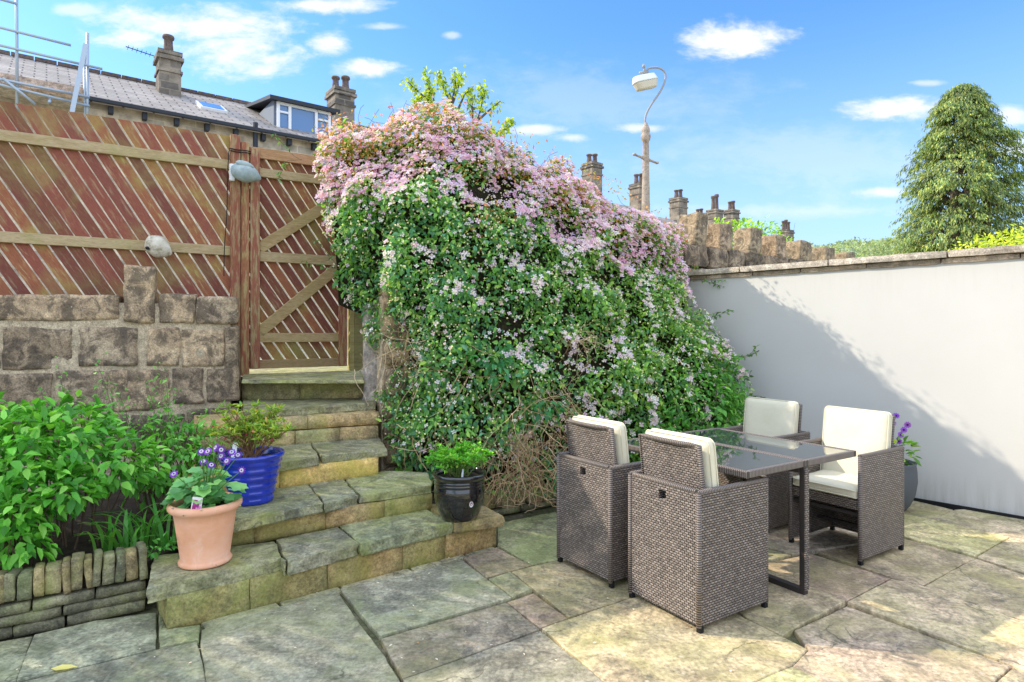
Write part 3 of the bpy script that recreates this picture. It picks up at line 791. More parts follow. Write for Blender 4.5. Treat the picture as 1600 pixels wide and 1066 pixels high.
# local +x = away to the back left, facing normal = local +y ?
Lw=7.35
mb=MB(); mb.box((2.35-Lw/2,-.11,1.0),(Lw,.22,2.0)); mb.obj('render_coat',M['white'],ww)
face=1 if Vector((-WD.y,WD.x)).dot(WN)>0 else -1
mb=MB(); x=2.35; k=0
while x>2.35-Lw:
    L=random.uniform(.45,.6); mb.rock((x-L/2,-.10,2.012),(L-.004,.245,.042),None,seed=k+700,rough=.003,rad=.008,seg=.05,col=random.choice([(.75,.66,.55),(.85,.75,.66),(.65,.58,.5)])); x-=L; k+=1
mb.obj('brick_course',M['cap'],ww)
mb=MB(); x=2.35; k=0
while x>2.35-Lw:
    L=random.uniform(.85,1.1); mb.rock((x-L/2,-.10,2.066),(L-.007,.32,.062),None,seed=k+730,rough=.003,rad=.012,seg=.06,col=random.choice([(1,1,1),(1.08,1.05,1.0),(.92,.9,.88)])); x-=L; k+=1
mb.obj('coping',M['cap'],ww)
mb=MB(); mb.box((2.35-Lw/2,.012 if face>0 else -.232,.0),(Lw,.02,.05)); mb.obj('foot_gap_strip',M['blackrub'],ww)  # black strip standing in for the dark gap along the wall foot

# ================================================================= BOUNDARY WALL with upright coping stones, beyond
bw=thing('boundary_wall','rough stone wall topped with spaced upright stones beyond the white wall','wall',(2.08,7.3,0),R(38))
mb=MB(); t=-.6; k=0
while t<9:
    L=random.uniform(.3,.55); 
    mb.rock((t+L/2,0,2.31),(L-.01,.3,.26),None,seed=k+800,rough=.02,rad=.04,seg=.06,col=random.choice([(.8,.75,.7),(.6,.57,.54),(1,.9,.8)]))
    mb.rock((t+L/2+.1,0,2.05),(L-.01,.3,.24),None,seed=k+850,rough=.02,rad=.04,seg=.08); t+=L; k+=1
mb.box((4.2,.0,1.4),(9.5,.25,1.2)); mb.obj('stone_blocks',M['block'],bw)
ups=[1082,1121,1168,1208,1247,1284,1318,1350]
for i,x in enumerate(ups):
    r=(x-CX)/F; a=R(38)
    t=(2.08-r*7.3)/(r*math.sin(a)-math.cos(a)); 
    h=[.42,.34,.36,.32,.30,.27,.25,.2][i]; w=[.20,.26,.26,.25,.30,.30,.30,.26][i]
    mb=MB(); mb.rock((0,0,0),(w,.26,h),None,seed=i+900,rough=.018,rad=.014,seg=.035,col=random.choice([(1.15,1.05,.95),(1.0,.95,.85)]),skew=.14,freq=6)
    o=mb.obj('coping_stone',M['block'],bw,True); o.location=(t,0,2.44+h/2-.03); 

# ================================================================= CLIMBER
GRID=[ # rows bottom -> top; columns left -> right  (sight-line bearing, height mark, distance)
 [(612,730,4.88),(670,748,4.78),(760,768,4.78),(870,765,5.02),(1010,735,5.35),(1160,700,6.10)],
 [(604,600,5.22),(660,600,4.86),(750,605,4.80),(860,615,4.98),(990,615,5.25),(1168,605,6.02)],
 [(552,460,5.38),(620,465,4.98),(720,470,4.86),(840,480,5.12),(970,490,5.55),(1110,505,6.25)],
 [(492,305,5.40),(572,315,5.12),(700,315,5.06),(830,345,5.38),(960,378,5.92),(1076,422,6.55)],
 [(497,226,5.55),(585,214,5.48),(705,196,5.52),(828,252,5.88),(955,312,6.42),(1064,390,6.90)],
 [(505,240,6.0),(590,235,6.0),(705,225,6.05),(828,275,6.4),(955,335,6.9),(1070,400,7.3)],
 [(520,470,6.1),(600,500,6.1),(705,500,6.15),(828,500,6.5),(955,500,7.0),(1070,480,7.35)],
]
GP=np.array([[list(P(*c)) for c in row] for row in GRID])
def surf(u,v):
    """u in 0..5 (columns), v in 0..6 (rows) -> smooth point"""
    u=np.clip(u,0,4.999); v=np.clip(v,0,5.999)
    i=u.astype(int); j=v.astype(int); fu=(u-i); fv=(v-j)
    def cr(p0,p1,p2,p3,t):
        t=t[:,None]; return .5*((2*p1)+(-p0+p2)*t+(2*p0-5*p1+4*p2-p3)*t*t+(-p0+3*p1-3*p2+p3)*t**3)
    rows=[]
    for dj in (-1,0,1,2):
        jj=np.clip(j+dj,0,6)
        rows.append(cr(*[GP[jj,np.clip(i+di,0,5)] for di in (-1,0,1,2)],fu))
    return cr(*rows,fv)
def nois(p,s,off=0): return np.array([noise.noise(Vector((a[0]*s+off,a[1]*s,a[2]*s))) for a in p])
def surfn(u,v):
    e=.02; p=surf(u,v); du=surf(np.minimum(u+e,4.99),v)-surf(np.maximum(u-e,0),v); dv=surf(u,np.minimum(v+e,5.99))-surf(u,np.maximum(v-e,0))
    n=np.cross(du,dv); n/=np.linalg.norm(n,axis=1,keepdims=True)+1e-9; return p,n
# area weighted sampling over the front and crown
def sample(N, vmax=5.3):
    uu,vv=np.meshgrid(np.linspace(0,4.95,40),np.linspace(0,vmax,44)); uu=uu.ravel(); vv=vv.ravel(); e=.01
    du=(surf(uu+e,vv)-surf(uu,vv))/e; dv=(surf(uu,vv+e)-surf(uu,vv))/e
    A=np.linalg.norm(np.cross(du,dv),axis=1); A/=A.sum()
    k=RNG.choice(len(uu),size=N,p=A)
    return np.clip(uu[k]+RNG.uniform(-.065,.065,N),0,4.98), np.clip(vv[k]+RNG.uniform(-.065,.065,N),0,vmax)
cl=thing('clematis','huge pink clematis tumbling over the wall beside the gate','climber',(0,5.2,.1))
CO=np.array([0,5.2,.1])
# added dark core that blocks see-through, inner shade put into its stem colour
nu,nv=60,60
U,V=np.meshgrid(np.linspace(.3,4.9,nu),np.linspace(0,5.98,nv)); pc,nc=surfn(U.ravel(),V.ravel())
if nc[nu*20+30][1]>0: nc=-nc; SGN=-1
else: SGN=1
dep=.17+.05*nois(pc,5)
pc=pc-nc*dep[:,None]-CO
me=bpy.data.meshes.new('dark_core'); me.from_pydata(pc.tolist(),[],[(j*nu+i,j*nu+i+1,(j+1)*nu+i+1,(j+1)*nu+i) for j in range(nv-1) for i in range(nu-1)])
link('inner_dark_core',me,M['dark_core'],cl,True)
def shell(N,vmax=5.3,depth=.2,amp=1.0):
    u,v=sample(N,vmax); p,n=surfn(u,v); n=n*SGN
    d=nois(p,2.3)*.20+nois(p,5.0,9)*.15
    off=d*amp-RNG.uniform(0,1,N)**1.5*depth
    return u,v,p+n*off[:,None],n,d
# foliage
N=58000
u,v,p,n,d=shell(N,5.4,.2)
# thin the leaves where the dry stems show
bare=np.zeros(N)
def zone(p,c,r): 
    c=np.array(list(P(*c))); return np.clip(1.25-np.linalg.norm((p-c)/np.array(r),axis=1),0,1)
bz=[((640,555,5.0),(.22,.4,.2)),((800,735,4.8),(.42,.5,.17)),((880,690,5.0),(.3,.5,.22)),((900,545,5.2),(.25,.4,.13)),((690,690,4.8),(.3,.4,.08))]
for c,r in bz: bare=np.maximum(bare,zone(p,c,r))
shrubz=zone(p,(1075,640,5.8),(.75,1.0,.42))
gapn=nois(p,4.2,77); keep=(RNG.uniform(size=N)>np.clip((-gapn-.26)*4,0,.8))&(RNG.uniform(size=N)>bare*.85)&(RNG.uniform(size=N)>shrubz*.8)
u,v,p,n,d=u[keep],v[keep],p[keep],n[keep],d[keep]; N=len(u)
top=np.clip((v-2.75+nois(p,1.7)*.9)/.9,0,1)
pal_g=palette([(.085,.22,.055),(.14,.31,.07),(.06,.18,.085),(.25,.41,.08),(.11,.26,.16)],N,[.3,.28,.22,.1,.1],.3)
right=np.clip((u-2.6)/1.5,0,1)[:,None]
pal_g=pal_g*(1-.0*right)+np.array([.06,.05,-.015])*right*RNG.uniform(0,1,(N,1))
pal_t=palette([(.42,.30,.07),(.46,.18,.10),(.32,.34,.08),(.16,.24,.06),(.52,.32,.16)],N,[.22,.2,.2,.28,.1],.25)
isT=RNG.uniform(size=N)<top*.72
col=np.where(isT[:,None],pal_t,pal_g)
ax=unit(N)*.75+np.array([0,0,-.45])+n*.45; nr=n*.8+unit(N)*.55+np.array([0,0,.35])
L=RNG.uniform(.032,.07,N)*np.where(isT,.8,1); 
cc=Cloud(); cc.leaves(p-CO,ax,nr,L,L*RNG.uniform(.42,.6,N),np.clip(col,.005,1)); cc.obj('foliage',M['leaf'],cl)
# flowers
def flow(N,prob,size,cols,w,depth=.03,lift=.035,vmax=5.2):
    u,v,p,n,d=shell(N,vmax,depth)
    pr=prob(u,v,p,d); k=RNG.uniform(size=N)<pr; u,v,p,n=u[k],v[k],p[k],n[k]; m=len(u)
    nn=n*.8+unit(m)*.45+np.array([-.1,-.15,.3]); return p+n*lift*RNG.uniform(.3,1.3,(m,1)),nn,RNG.uniform(*size,m),palette(cols,m,w,.08)
def ptop(u,v,p,d):
    lim=np.interp(u,[0,.6,1.6,2.4,3.4,5],[2.72,2.62,3.08,3.2,2.85,2.45])
    cl_=nois(p,3.4,30)
    return np.clip((v-lim+cl_*.55)/.35,0,1)*(.55+.45*np.clip(.5+cl_*1.6,0,1))
p1,n1,s1,c1=flow(23000,ptop,(.038,.06),[(.84,.50,.72),(.88,.66,.84),(.76,.40,.60),(.92,.80,.88),(.72,.54,.82)],[.28,.28,.16,.16,.12])
def plow(u,v,p,d):
    cl_=nois(p,5.2,60); r=np.clip((u-2.0)/1.4,0,1)
    return np.where(v<3.3,np.clip(cl_*3-.38-.25*(1-r),0,1)*(.6+.4*r),0)*(v>.35)
p2,n2,s2,c2=flow(16000,plow,(.038,.06),[(.88,.66,.76),(.92,.80,.84),(.80,.66,.80)],[.4,.4,.2])
p3,n3,s3,c3_=flow(1100,lambda u,v,p,d: np.where((v<3.4)&(v>.3),.7,0),(.026,.046),[(.92,.78,.84),(.94,.88,.88),(.88,.66,.78)],[.4,.3,.3])
fc=Cloud(); fc.flowers(p3-CO,n3,s3,c3_); fc.flowers(p1-CO,n1,s1,c1); fc.flowers(p2-CO,n2,s2,c2)
u,v,p,n,d=shell(4600,4.2,.02); k=v>.4; p=p[k]; n=n[k]; fc.buds(p+n*.03-CO,RNG.uniform(.0055,.0105,len(p)),palette([(.95,.90,.68),(.95,.82,.72),(.8,.82,.45)],len(p),None,.1))
o=fc.obj('blossom',M['petal'],cl); o['label']='masses of small pink and white four-petalled flowers'; o['kind']='stuff'
# dry stems
st=MB(); rr=random.Random(12)
def stem(c,spread,L,col,r0=.0028,down=True,seg=9,wig=.05):
    p=Vector(P(*c))+Vector((rr.gauss(0,spread[0]),rr.gauss(0,.05)-.02,rr.gauss(0,spread[1])))
    d=Vector((rr.gauss(0,.6),rr.gauss(0,.25)-.1,-1 if down else rr.gauss(0,.5))).normalized(); pts=[p.copy()]
    for k in range(seg):
        d=(d+Vector((rr.gauss(0,.28),rr.gauss(0,.16),rr.gauss(0,.22)-.03))).normalized(); p=p+d*L/seg; p.z=max(p.z,.13)
        pts.append(p.copy())
    st.tube([q-Vector(CO) for q in pts],[r0*(1-.5*i/seg) for i in range(seg+1)],3,col,False)
tan=[(.5,.33,.17),(.6,.42,.22),(.38,.24,.13),(.66,.5,.3),(.3,.18,.1)]
for c,sp,n_,L in (((640,540,4.94),(.2,.12),45,.4),((800,700,4.74),(.16,.08),120,.36),((870,650,4.95),(.12,.16),80,.4),((900,530,5.2),(.12,.07),45,.22),((690,690,4.78),(.2,.06),50,.3),((820,745,4.70),(.22,.04),110,.34),((760,620,4.8),(.3,.2),25,.4)):
    for _ in range(n_): stem(c,sp,L*rr.uniform(.6,1.3),rr.choice(tan),r0=rr.uniform(.0016,.0034),down=rr.random()<.65)
# airy shoots on the crown and on the white wall
for x,y,D in ((600,205,5.7),(640,195,5.7),(660,198,5.7),(560,208,5.6),(620,200,5.8),(870,285,6.1),(900,298,6.2),(780,235,5.8),(1000,330,6.6),(830,262,6.0),(700,190,5.7),(520,215,5.6)):
    for q in range(2):
        p=Vector(P(x+rr.uniform(-10,10),y+8,D)); d=Vector((rr.gauss(0,.5),rr.gauss(0,.2),1)).normalized(); pts=[p.copy()]
        for k in range(7): d=(d+Vector((rr.gauss(0,.3),0,rr.gauss(-.05,.2)))).normalized(); p=p+d*.045; pts.append(p.copy())
        st.tube([a-Vector(CO) for a in pts],.0022,3,(.16,.09,.07),False)
for x,y,D in ((1145,560,6.2),(1100,500,6.3),(1150,650,6.05),(1090,440,6.6),(1150,620,6.1),(700,520,4.8),(480,250,5.45),(540,420,5.35)):
    for q in range(2):
        p=Vector(P(x-8,y,D)); d=Vector((1 if x>800 else -1,-.3,rr.uniform(-.2,.9))).normalized(); pts=[p.copy()]
        for k in range(8): d=(d+Vector((rr.gauss(0,.25),0,rr.gauss(0,.25)))).normalized(); p=p+d*.04; pts.append(p.copy())
        st.tube([a-Vector(CO) for a in pts],.002,3,(.14,.1,.06),False)
        m=14; pp=np.array([list(pts[rr.randrange(3,9)]) for _ in range(m)]); 
        c3=Cloud() if q==0 else c3
        c3.leaves(pp-CO,unit(m)*.7+np.array([0,0,-.3]),unit(m)+np.array([0,-.6,.4]),RNG.uniform(.03,.05,m),RNG.uniform(.015,.026,m),palette([(.06,.14,.05),(.1,.2,.05)],m))
    c3.obj('shoot_leaves',M['leaf'],cl)
st.obj('dry_stems',M['twig'],cl)['kind']='stuff'
# fuzz of shoots and reddish leaf tips above the crown
u=RNG.uniform(0,4.6,420); v=RNG.uniform(3.7,4.4,420); p,n=surfn(u,v); n=n*SGN
p=p+n*RNG.uniform(.03,.12,(420,1))+np.array([0,0,1])*RNG.uniform(0,.11,(420,1))
c4=Cloud(); c4.leaves(p-CO,unit(420)+np.array([0,0,.3]),unit(420)+np.array([0,-.8,.3]),RNG.uniform(.025,.045,420),RNG.uniform(.01,.02,420),palette([(.35,.13,.08),(.4,.26,.08),(.25,.28,.07)],420)); c4.obj('young_leaves',M['leaf'],cl)

# green shrub at the foot, by the white wall
def shrub(name,label,cat,blobs,N,size,pal,w,org,shape=.5,down=.4,stems=0,stemcol=(.12,.08,.05),group=None,var=.25,fold=.18,amp=.12,inner=.35):
    th=thing(name,label,cat,org,0,group); O=np.array([org[0],org[1],org[2]])
    c=Cloud(); st=MB(); rr=random.Random(len(label)); W=np.array([b[1][0]*b[1][2] for b in blobs],float); W/=W.sum()
    for (ctr,rad),ww in zip(blobs,W):
        m=int(N*ww); q=unit(m); 
        rr_=(1-RNG.uniform(0,1,m)**1.6*inner)
        pos=np.array(list(ctr))+q*np.array(rad)*rr_[:,None]
        pos+=q*(nois(pos,3.2/max(.3,rad[0]*2))*amp+nois(pos,9)*amp*.5)[:,None]
        ok=pos[:,2]>org[2]+.0; pos=pos[ok]; q=q[ok]; m=len(pos)
        ax=q*.7+unit(m)*.55+np.array([0,0,-down]); nr=q*.45+np.array([0,0,.85])+unit(m)*.35
        L=RNG.uniform(size[0],size[1],m)
        c.leaves(pos-O,ax,nr,L,L*shape*RNG.uniform(.85,1.15,m),palette(pal,m,w,var),fold,.15)
        for _ in range(stems):
            e=Vector(ctr)+Vector((rr.gauss(0,.5)*rad[0],rr.gauss(0,.5)*rad[1],rr.uniform(.0,.8)*rad[2]))
            b0=Vector((ctr[0]+rr.gauss(0,.2)*rad[0],ctr[1]+rr.gauss(0,.15)*rad[1],org[2]))
            mid=(b0+e)/2+Vector((rr.gauss(0,.05),rr.gauss(0,.05),0))
            st.tube([b0-Vector(org),mid-Vector(org),e-Vector(org)],[.006,.004,.002],5,stemcol,False)
    c.obj('foliage',M['leaf'],th)
    if stems: st.obj('stems',M['twig'],th)
    return th
BG=[(.06,.20,.035),(.10,.29,.05),(.045,.15,.035),(.16,.38,.07)]
shrub('green_shrub','bright green leafy shrub at the foot of the clematis by the white wall','shrub',
  [(P(1075,630,5.75),(.50,.35,.34)),(P(1010,680,5.5),(.50,.3,.30)),(P(1115,665,5.8),(.33,.3,.36)),(P(1130,600,6.0),(.2,.25,.3)),(P(985,730,5.5),(.4,.3,.3)),(P(1090,720,5.8),(.45,.3,.3))],4600,(.045,.075),BG,[.35,.3,.2,.15],(*P(1080,760,5.75).xy,.12),.55,.35,6)
shrub('ivy_tuft','dark green broad-leaved tuft under the clematis behind the armchairs','shrub',
  [(P(860,735,4.85),(.10,.1,.14)),(P(770,560,4.75),(.16,.08,.1)),(P(850,640,4.8),(.14,.08,.1))],170,(.05,.07),[(.03,.14,.05),(.04,.19,.06)],None,(*P(850,780,4.9).xy,.14),.6,.3)

# ================================================================= LEFT BED PLANTS
LG=[(.075,.27,.03),(.12,.36,.045),(.05,.19,.03),(.20,.46,.08)]
shrub('leafy_shrub','dense bright green leafy shrub spilling over the low edging on the left','shrub',
  [(P(60,690,3.55),(.46,.35,.20)),(P(175,725,3.6),(.26,.26,.16)),(P(15,740,3.3),(.26,.3,.22)),(P(-90,690,3.5),(.35,.35,.25)),(P(60,770,3.3),(.3,.2,.13)),(P(30,850,3.12),(.14,.12,.1)),(P(15,810,3.15),(.2,.15,.14)),(P(100,655,3.7),(.3,.25,.1))],3000,(.055,.09),LG,[.32,.33,.2,.15],(*P(60,800,3.55).xy,.2),.52,.3,6,inner=.5,amp=.07)
shrub('climbing_weed','small-leaved green plant growing against the block wall behind the blue pot','plant',
  [(P(285,705,4.05),(.26,.2,.13)),(P(240,675,4.2),(.2,.12,.08)),(P(290,665,4.3),(.18,.12,.07)),(P(250,750,3.9),(.2,.16,.12)),(P(320,710,4.0),(.14,.15,.12))],820,(.035,.07),[(.09,.30,.045),(.15,.40,.07),(.06,.21,.035)],None,(*P(270,760,4.0).xy,.2),.5,.4,9,amp=.15,inner=.9)
# thin arching sprays in front of the block wall
sp=thing('wispy_weed','thin-stemmed weed with sparse small leaves in front of the block wall','plant',(*P(200,700,4.2).xy,.2)); so_=Vector(sp.location); sm=MB(); lc=Cloud(); rr=random.Random(5)
for k in range(26):
    x=rr.uniform(60,300); p=Vector(P(x,700,4.25+rr.uniform(-.1,.1))); tgt=Vector(P(x+rr.uniform(-60,60),rr.uniform(545,640),4.35)); pts=[]
    for q in range(9):
        t=q/8; a=p.lerp(tgt,t)+Vector((math.sin(t*3+k)*.03,0,-(t**3)*.03)); pts.append(a)
    sm.tube([a-so_ for a in pts],[.0025*(1-t/12) for t in range(9)],4,rr.choice([(.12,.10,.05),(.10,.16,.05),(.25,.18,.12)]),False)
    m=12; pp=np.array([list(pts[rr.randrange(3,9)]) for _ in range(m)])+RNG.normal(size=(m,3))*.015
    lc.leaves(pp-np.array(so_),unit(m)*.9+np.array([0,0,-.1]),unit(m)*.4+np.array([0,-.4,.8]),RNG.uniform(.02,.048,m),RNG.uniform(.01,.022,m),palette([(.09,.26,.05),(.14,.34,.07)],m))
sm.obj('stems',M['twig'],sp); lc.obj('leaves',M['leaf'],sp)
# strap leaves
def strap(name,label,org,n,h,spread,seed,cols=[(.06,.22,.03),(.10,.30,.05)]):
    th=thing(name,label,'plant',org); rr=random.Random(seed); mb=MB()
    for k in range(n):
        a=rr.uniform(0,2*math.pi); hh=h*rr.uniform(.55,1.1); sprd=spread*rr.uniform(.3,1.1); w=rr.uniform(.007,.012)
        b=Vector((rr.gauss(0,.06),rr.gauss(0,.04),0)); d=Vector((math.cos(a),math.sin(a),0)); sd=Vector((-d.y,d.x,0)); vs=[]
        for q in range(8):
            t=q/7; c=b+d*sprd*(t**1.8)+Vector((0,0,hh*(t-.38*t**3))); ww=w*(1-t**2.5)+.0005
            vs+= [c-sd*ww, c+Vector((0,0,-.002)), c+sd*ww]
        fs=[]
        for q in range(7):
            for e in (0,1): fs.append((q*3+e,q*3+e+1,(q+1)*3+e+1,(q+1)*3+e))
        mb.add(vs,fs,tuple(c*rr.uniform(.8,1.2) for c in rr.choice(cols)))
    mb.obj('leaves',M['leaf'],th,True); return th
strap('strap_leaved_plant','clump of upright strap leaves nearest the camera behind the low edging',(*P(185,845,3.42).xy,.2),30,.36,.22,4)
strap('strap_leaved_plant','clump of arching strap leaves between leafy shrub and terracotta pot',(*P(235,815,3.55).xy,.2),26,.36,.26,8)
shrub('creeping_weed','tiny creeping green weed at the left end of the bottom tread','plant',[(P(243,858,3.32),(.06,.05,.03)),(P(268,852,3.4),(.06,.04,.02))],46,(.025,.045),[(.07,.26,.05),(.10,.32,.06)],None,(*P(255,862,3.35).xy,.22),.6,.1)

# ================================================================= POTS
def pot(name,label,x,y,z,prof,m,extra=None,D=None,wob=0):
    D=D; p=P(x,y,D); th=thing(name,label,'plant pot',(p.x,p.y,z))
    mb=MB(); mb.lathe(prof,n=56); mb.obj('vessel',m,th,True)
    return th
def disc(th,r,z,m,name='compost'):
    mb=MB(); n=20; vs=[(0,0,z+.012)]; fs=[]
    for k in range(n): a=2*math.pi*k/n; vs.append((r*math.cos(a),r*math.sin(a),z+.006*math.sin(k*2.3)))
    for k in range(n): fs.append((0,1+k,1+(k+1)%n))
    mb.add(vs,fs); return mb.obj(name,m,th)
tp=pot('terracotta_pot','chipped terracotta pot on the bottom tread',321,0,Z1,[(0,.0),(.115,.0),(.128,.006),(.130,.016),(.124,.027),(.119,.034),(.132,.13),(.147,.24),(.153,.275),(.168,.284),(.178,.295),(.181,.308),(.176,.322),(.164,.328),(.152,.322),(.147,.30),(.143,.26),(.14,.2)],M['terra'],D=3.27)
disc(tp,.146,.285,M['soil'])
bp=pot('blue_pot','cobalt blue glazed ribbed pot on the second tread',393,0,Z2,
  [(0,0),(.118,0),(.125,.005)]+[(.126+.054*(k/22)+.0045*math.sin(k*math.pi*2/4),.01+.255*k/22) for k in range(23)]+[(.182,.272),(.192,.282),(.196,.293),(.193,.303),(.183,.308),(.172,.303),(.168,.285),(.16,.25),(.155,.2)],M['blue'],D=3.83)
disc(bp,.166,.262,M['soil'])
kp=pot('black_pot','glossy black glazed pot with ringed neck at right end of the bottom tread',718,0,Z1,
  [(0,0),(.108,0),(.118,.005),(.135,.04),(.153,.09),(.164,.14),(.167,.18),(.162,.215),(.159,.223),(.164,.229),(.164,.235),(.159,.241),(.164,.247),(.164,.253),(.160,.259),(.164,.266),(.174,.276),(.178,.287),(.175,.297),(.166,.302),(.157,.297),(.153,.27),(.15,.2)],M['black'],D=4.04)
disc(kp,.152,.265,M['soil'])
mb=MB(); 
a=-1.02
for q,(rx,cz,c,off) in enumerate(((.014,.125,(.75,.72,.68),.0),(.009,.128,(.3,.12,.12),.0012),(.004,.124,(.7,.7,.75),.0024))):
    vs=[];n=20
    cx_=Vector((math.cos(a)*(.1655+off),math.sin(a)*(.1655+off),cz)); t_=Vector((-math.sin(a),math.cos(a),0))
    for k in range(n):
        b=2*math.pi*k/n; vs.append(cx_+t_*rx*math.cos(b)+Vector((0,0,rx*1.3*math.sin(b)))+Vector((math.cos(a),math.sin(a),0))*(.0-.12*rx*0))
    mb.add(vs,[tuple(range(n))],c)
mb.obj('sticker',M['potlabel'],kp)
gpot=pot('grey_planter','dark grey round planter behind the right armchair',1386,0,0,[(0,0),(.12,0),(.16,.05),(.195,.14),(.21,.24),(.207,.32),(.2,.37),(.205,.385),(.195,.39),(.185,.37),(.18,.3)],M['greypot'],D=5.0)
disc(gpot,.18,.35,M['soil'])

# azalea in the blue pot
def loc(th,dx,dy,dz): return Vector(th.location)+Vector((dx,dy,dz))
def twigplant(name,label,th,zb,n,h,spread,lsize,pal,w,seed,shape=.38,tip=8,stemcol=(.25,.14,.07),along=3,cat='plant'):
    o=loc(th,0,0,zb); t=thing(name,label,cat,o); rr=random.Random(seed); mb=MB(); c=Cloud(); ends=[]
    for k in range(n):
        a=rr.uniform(0,2*math.pi); sp_=spread*math.sqrt(rr.random()); e=Vector((math.cos(a)*sp_,math.sin(a)*sp_*.7,h*rr.uniform(.5,1)*(1-.35*sp_/spread)))
        b=Vector((rr.gauss(0,.03),rr.gauss(0,.03),0)); mid=b.lerp(e,.5)+Vector((rr.gauss(0,.02),rr.gauss(0,.02),.02)); pts=[b,mid,e]
        mb.tube(pts,[.0045,.003,.0018],5,stemcol,False); ends.append(e)
        for q in range(2):
            s_=b.lerp(e,rr.uniform(.4,.7)); e2=s_+Vector((rr.gauss(0,.05),rr.gauss(0,.04),rr.uniform(.03,.09))); mb.tube([s_,e2],[.002,.0013],4,stemcol,False); ends.append(e2)
    for e in ends:
        m=tip; dirs=unit(m); dirs[:,2]=abs(dirs[:,2])*.6; c.leaves(np.array([list(e)]*m)+dirs*.006,dirs+np.array([0,0,.15]),np.array([0,0,1.])+unit(m)*.4,RNG.uniform(*lsize,m),RNG.uniform(*lsize,m)*shape,palette(pal,m,w,.15))
        m=along; c.leaves(np.array([list(e*rr.uniform(.6,.98)) for _ in range(m)]),unit(m),np.array([0,0,1.])+unit(m)*.4,RNG.uniform(*lsize,m)*.85,RNG.uniform(*lsize,m)*shape*.8,palette(pal,m,w,.15))
    mb.obj('stems',M['twig'],t); c.obj('leaves',M['leaf'],t); return t,ends
az,ends=twigplant('azalea','sparse azalea with yellow-green leaf tufts and pink buds in the blue pot',bp,.265,46,.43,.27,(.025,.05),[(.22,.34,.04),(.30,.38,.06),(.12,.24,.04),(.36,.28,.06)],[.35,.25,.35,.05],3,tip=10)
c=Cloud(); e=np.array([list(k) for k in random.Random(2).sample(ends,14)]); 
for k in e[7:]:
    c=Cloud(); c.buds(np.array([k])*np.array([1.05,1,.85]),RNG.uniform(.007,.012,1),palette([(.75,.03,.12),(.85,.08,.2)],1)); c.obj('bud',M['petal'],az)
for k in e[:7]:
    c=Cloud(); c.flowers(np.array([k])*np.array([1.08,1,.7]),unit(1)+np.array([0,-1,.2]),RNG.uniform(.022,.034,1),palette([(.8,.05,.2)],1),5,.6,None); c.obj('flower',M['petal'],az)
# rose-leaved plant in the black pot
ro,ends=twigplant('rose_bush','small bright green rose bush without flowers in the black pot',kp,.265,44,.23,.22,(.02,.036),[(.10,.34,.04),(.17,.44,.06),(.06,.22,.03),(.28,.45,.06)],[.35,.3,.2,.15],6,shape=.6,tip=11,stemcol=(.14,.2,.05),along=6)
# cineraria in the terracotta pot
o=loc(tp,0,0,.285); ci=thing('purple_daisy_plant','broad-leaved plant with purple and white daisies in the terracotta pot','flowering plant',o); rr=random.Random(4)
c=Cloud(); m=95; a=RNG.uniform(0,2*math.pi,m); rad=RNG.uniform(.02,.17,m); hz=RNG.uniform(.0,.19,m)
pos=np.stack([np.cos(a)*rad,np.sin(a)*rad,hz*(1.15-rad*3)+.01],1); out=np.stack([np.cos(a),np.sin(a),RNG.uniform(-.5,.25,m)],1)
def roundleaf(mb,p,ax,nr,L,col):
    ax=ax.normalized(); sd=ax.cross(nr).normalized(); nr=sd.cross(ax); vs=[p+nr*-.004]; n=13
    for k in range(n):
        t=-math.pi*.86+2*math.pi*.86*k/(n-1); r=L*.5*(1+.12*math.cos(k*math.pi))*(1.0+.25*math.cos(t))
        vs.append(p+ax*(r*math.cos(t)+L*.1)+sd*r*math.sin(t)*.95+nr*(.12*L*(abs(math.sin(t)))-.12*L*max(0,math.cos(t))))
    mb.add(vs,[(0,k,k+1) for k in range(1,n)],col)
lm=MB()
for i in range(m):
    col=rr.choice([(.09,.27,.09),(.13,.34,.12),(.07,.2,.07),(.18,.40,.12)])
    roundleaf(lm,Vector(pos[i]),Vector(out[i]),Vector((out[i][0]*.3,out[i][1]*.3-.25,1)),rr.uniform(.05,.085),col)
lm.obj('leaves',M['leaf'],ci,True)
sm=MB(); fp=[]
for (x,y) in ((325,706),(345,703),(362,707),(330,727),(346,713),(318,722),(378,735),(272,741),(355,721),(372,712),(338,700),(315,706)):
    p=P(x,y,3.22+rr.uniform(-.05,.08))-o; fp.append(list(p)); sm.tube([(0,0,.02),(p.x*.5,p.y*.5,p.z*.6),p],[.003,.0025,.002],5,(.1,.22,.06),False)
sm.obj('flower_stalks',M['twig'],ci)
fp=np.array(fp); c=Cloud(); nf=len(fp); nn=np.tile(np.array([.1,-.75,.65]),(nf,1))+RNG.normal(size=(nf,3))*.25
for i in range(nf):
    c=Cloud(); c.flowers(fp[i:i+1],nn[i:i+1],np.full(1,.048),palette([(.20,.05,.50),(.26,.07,.58)],1),11,.36,(.03,.01,.12),.16,.1)
    c.flowers(fp[i:i+1]+nn[i:i+1]*.004,nn[i:i+1],np.full(1,.026),palette([(.8,.75,.85)],1),11,.4,(.06,.01,.2),.3,.1)
    c.obj('daisy',M['petal'],ci)
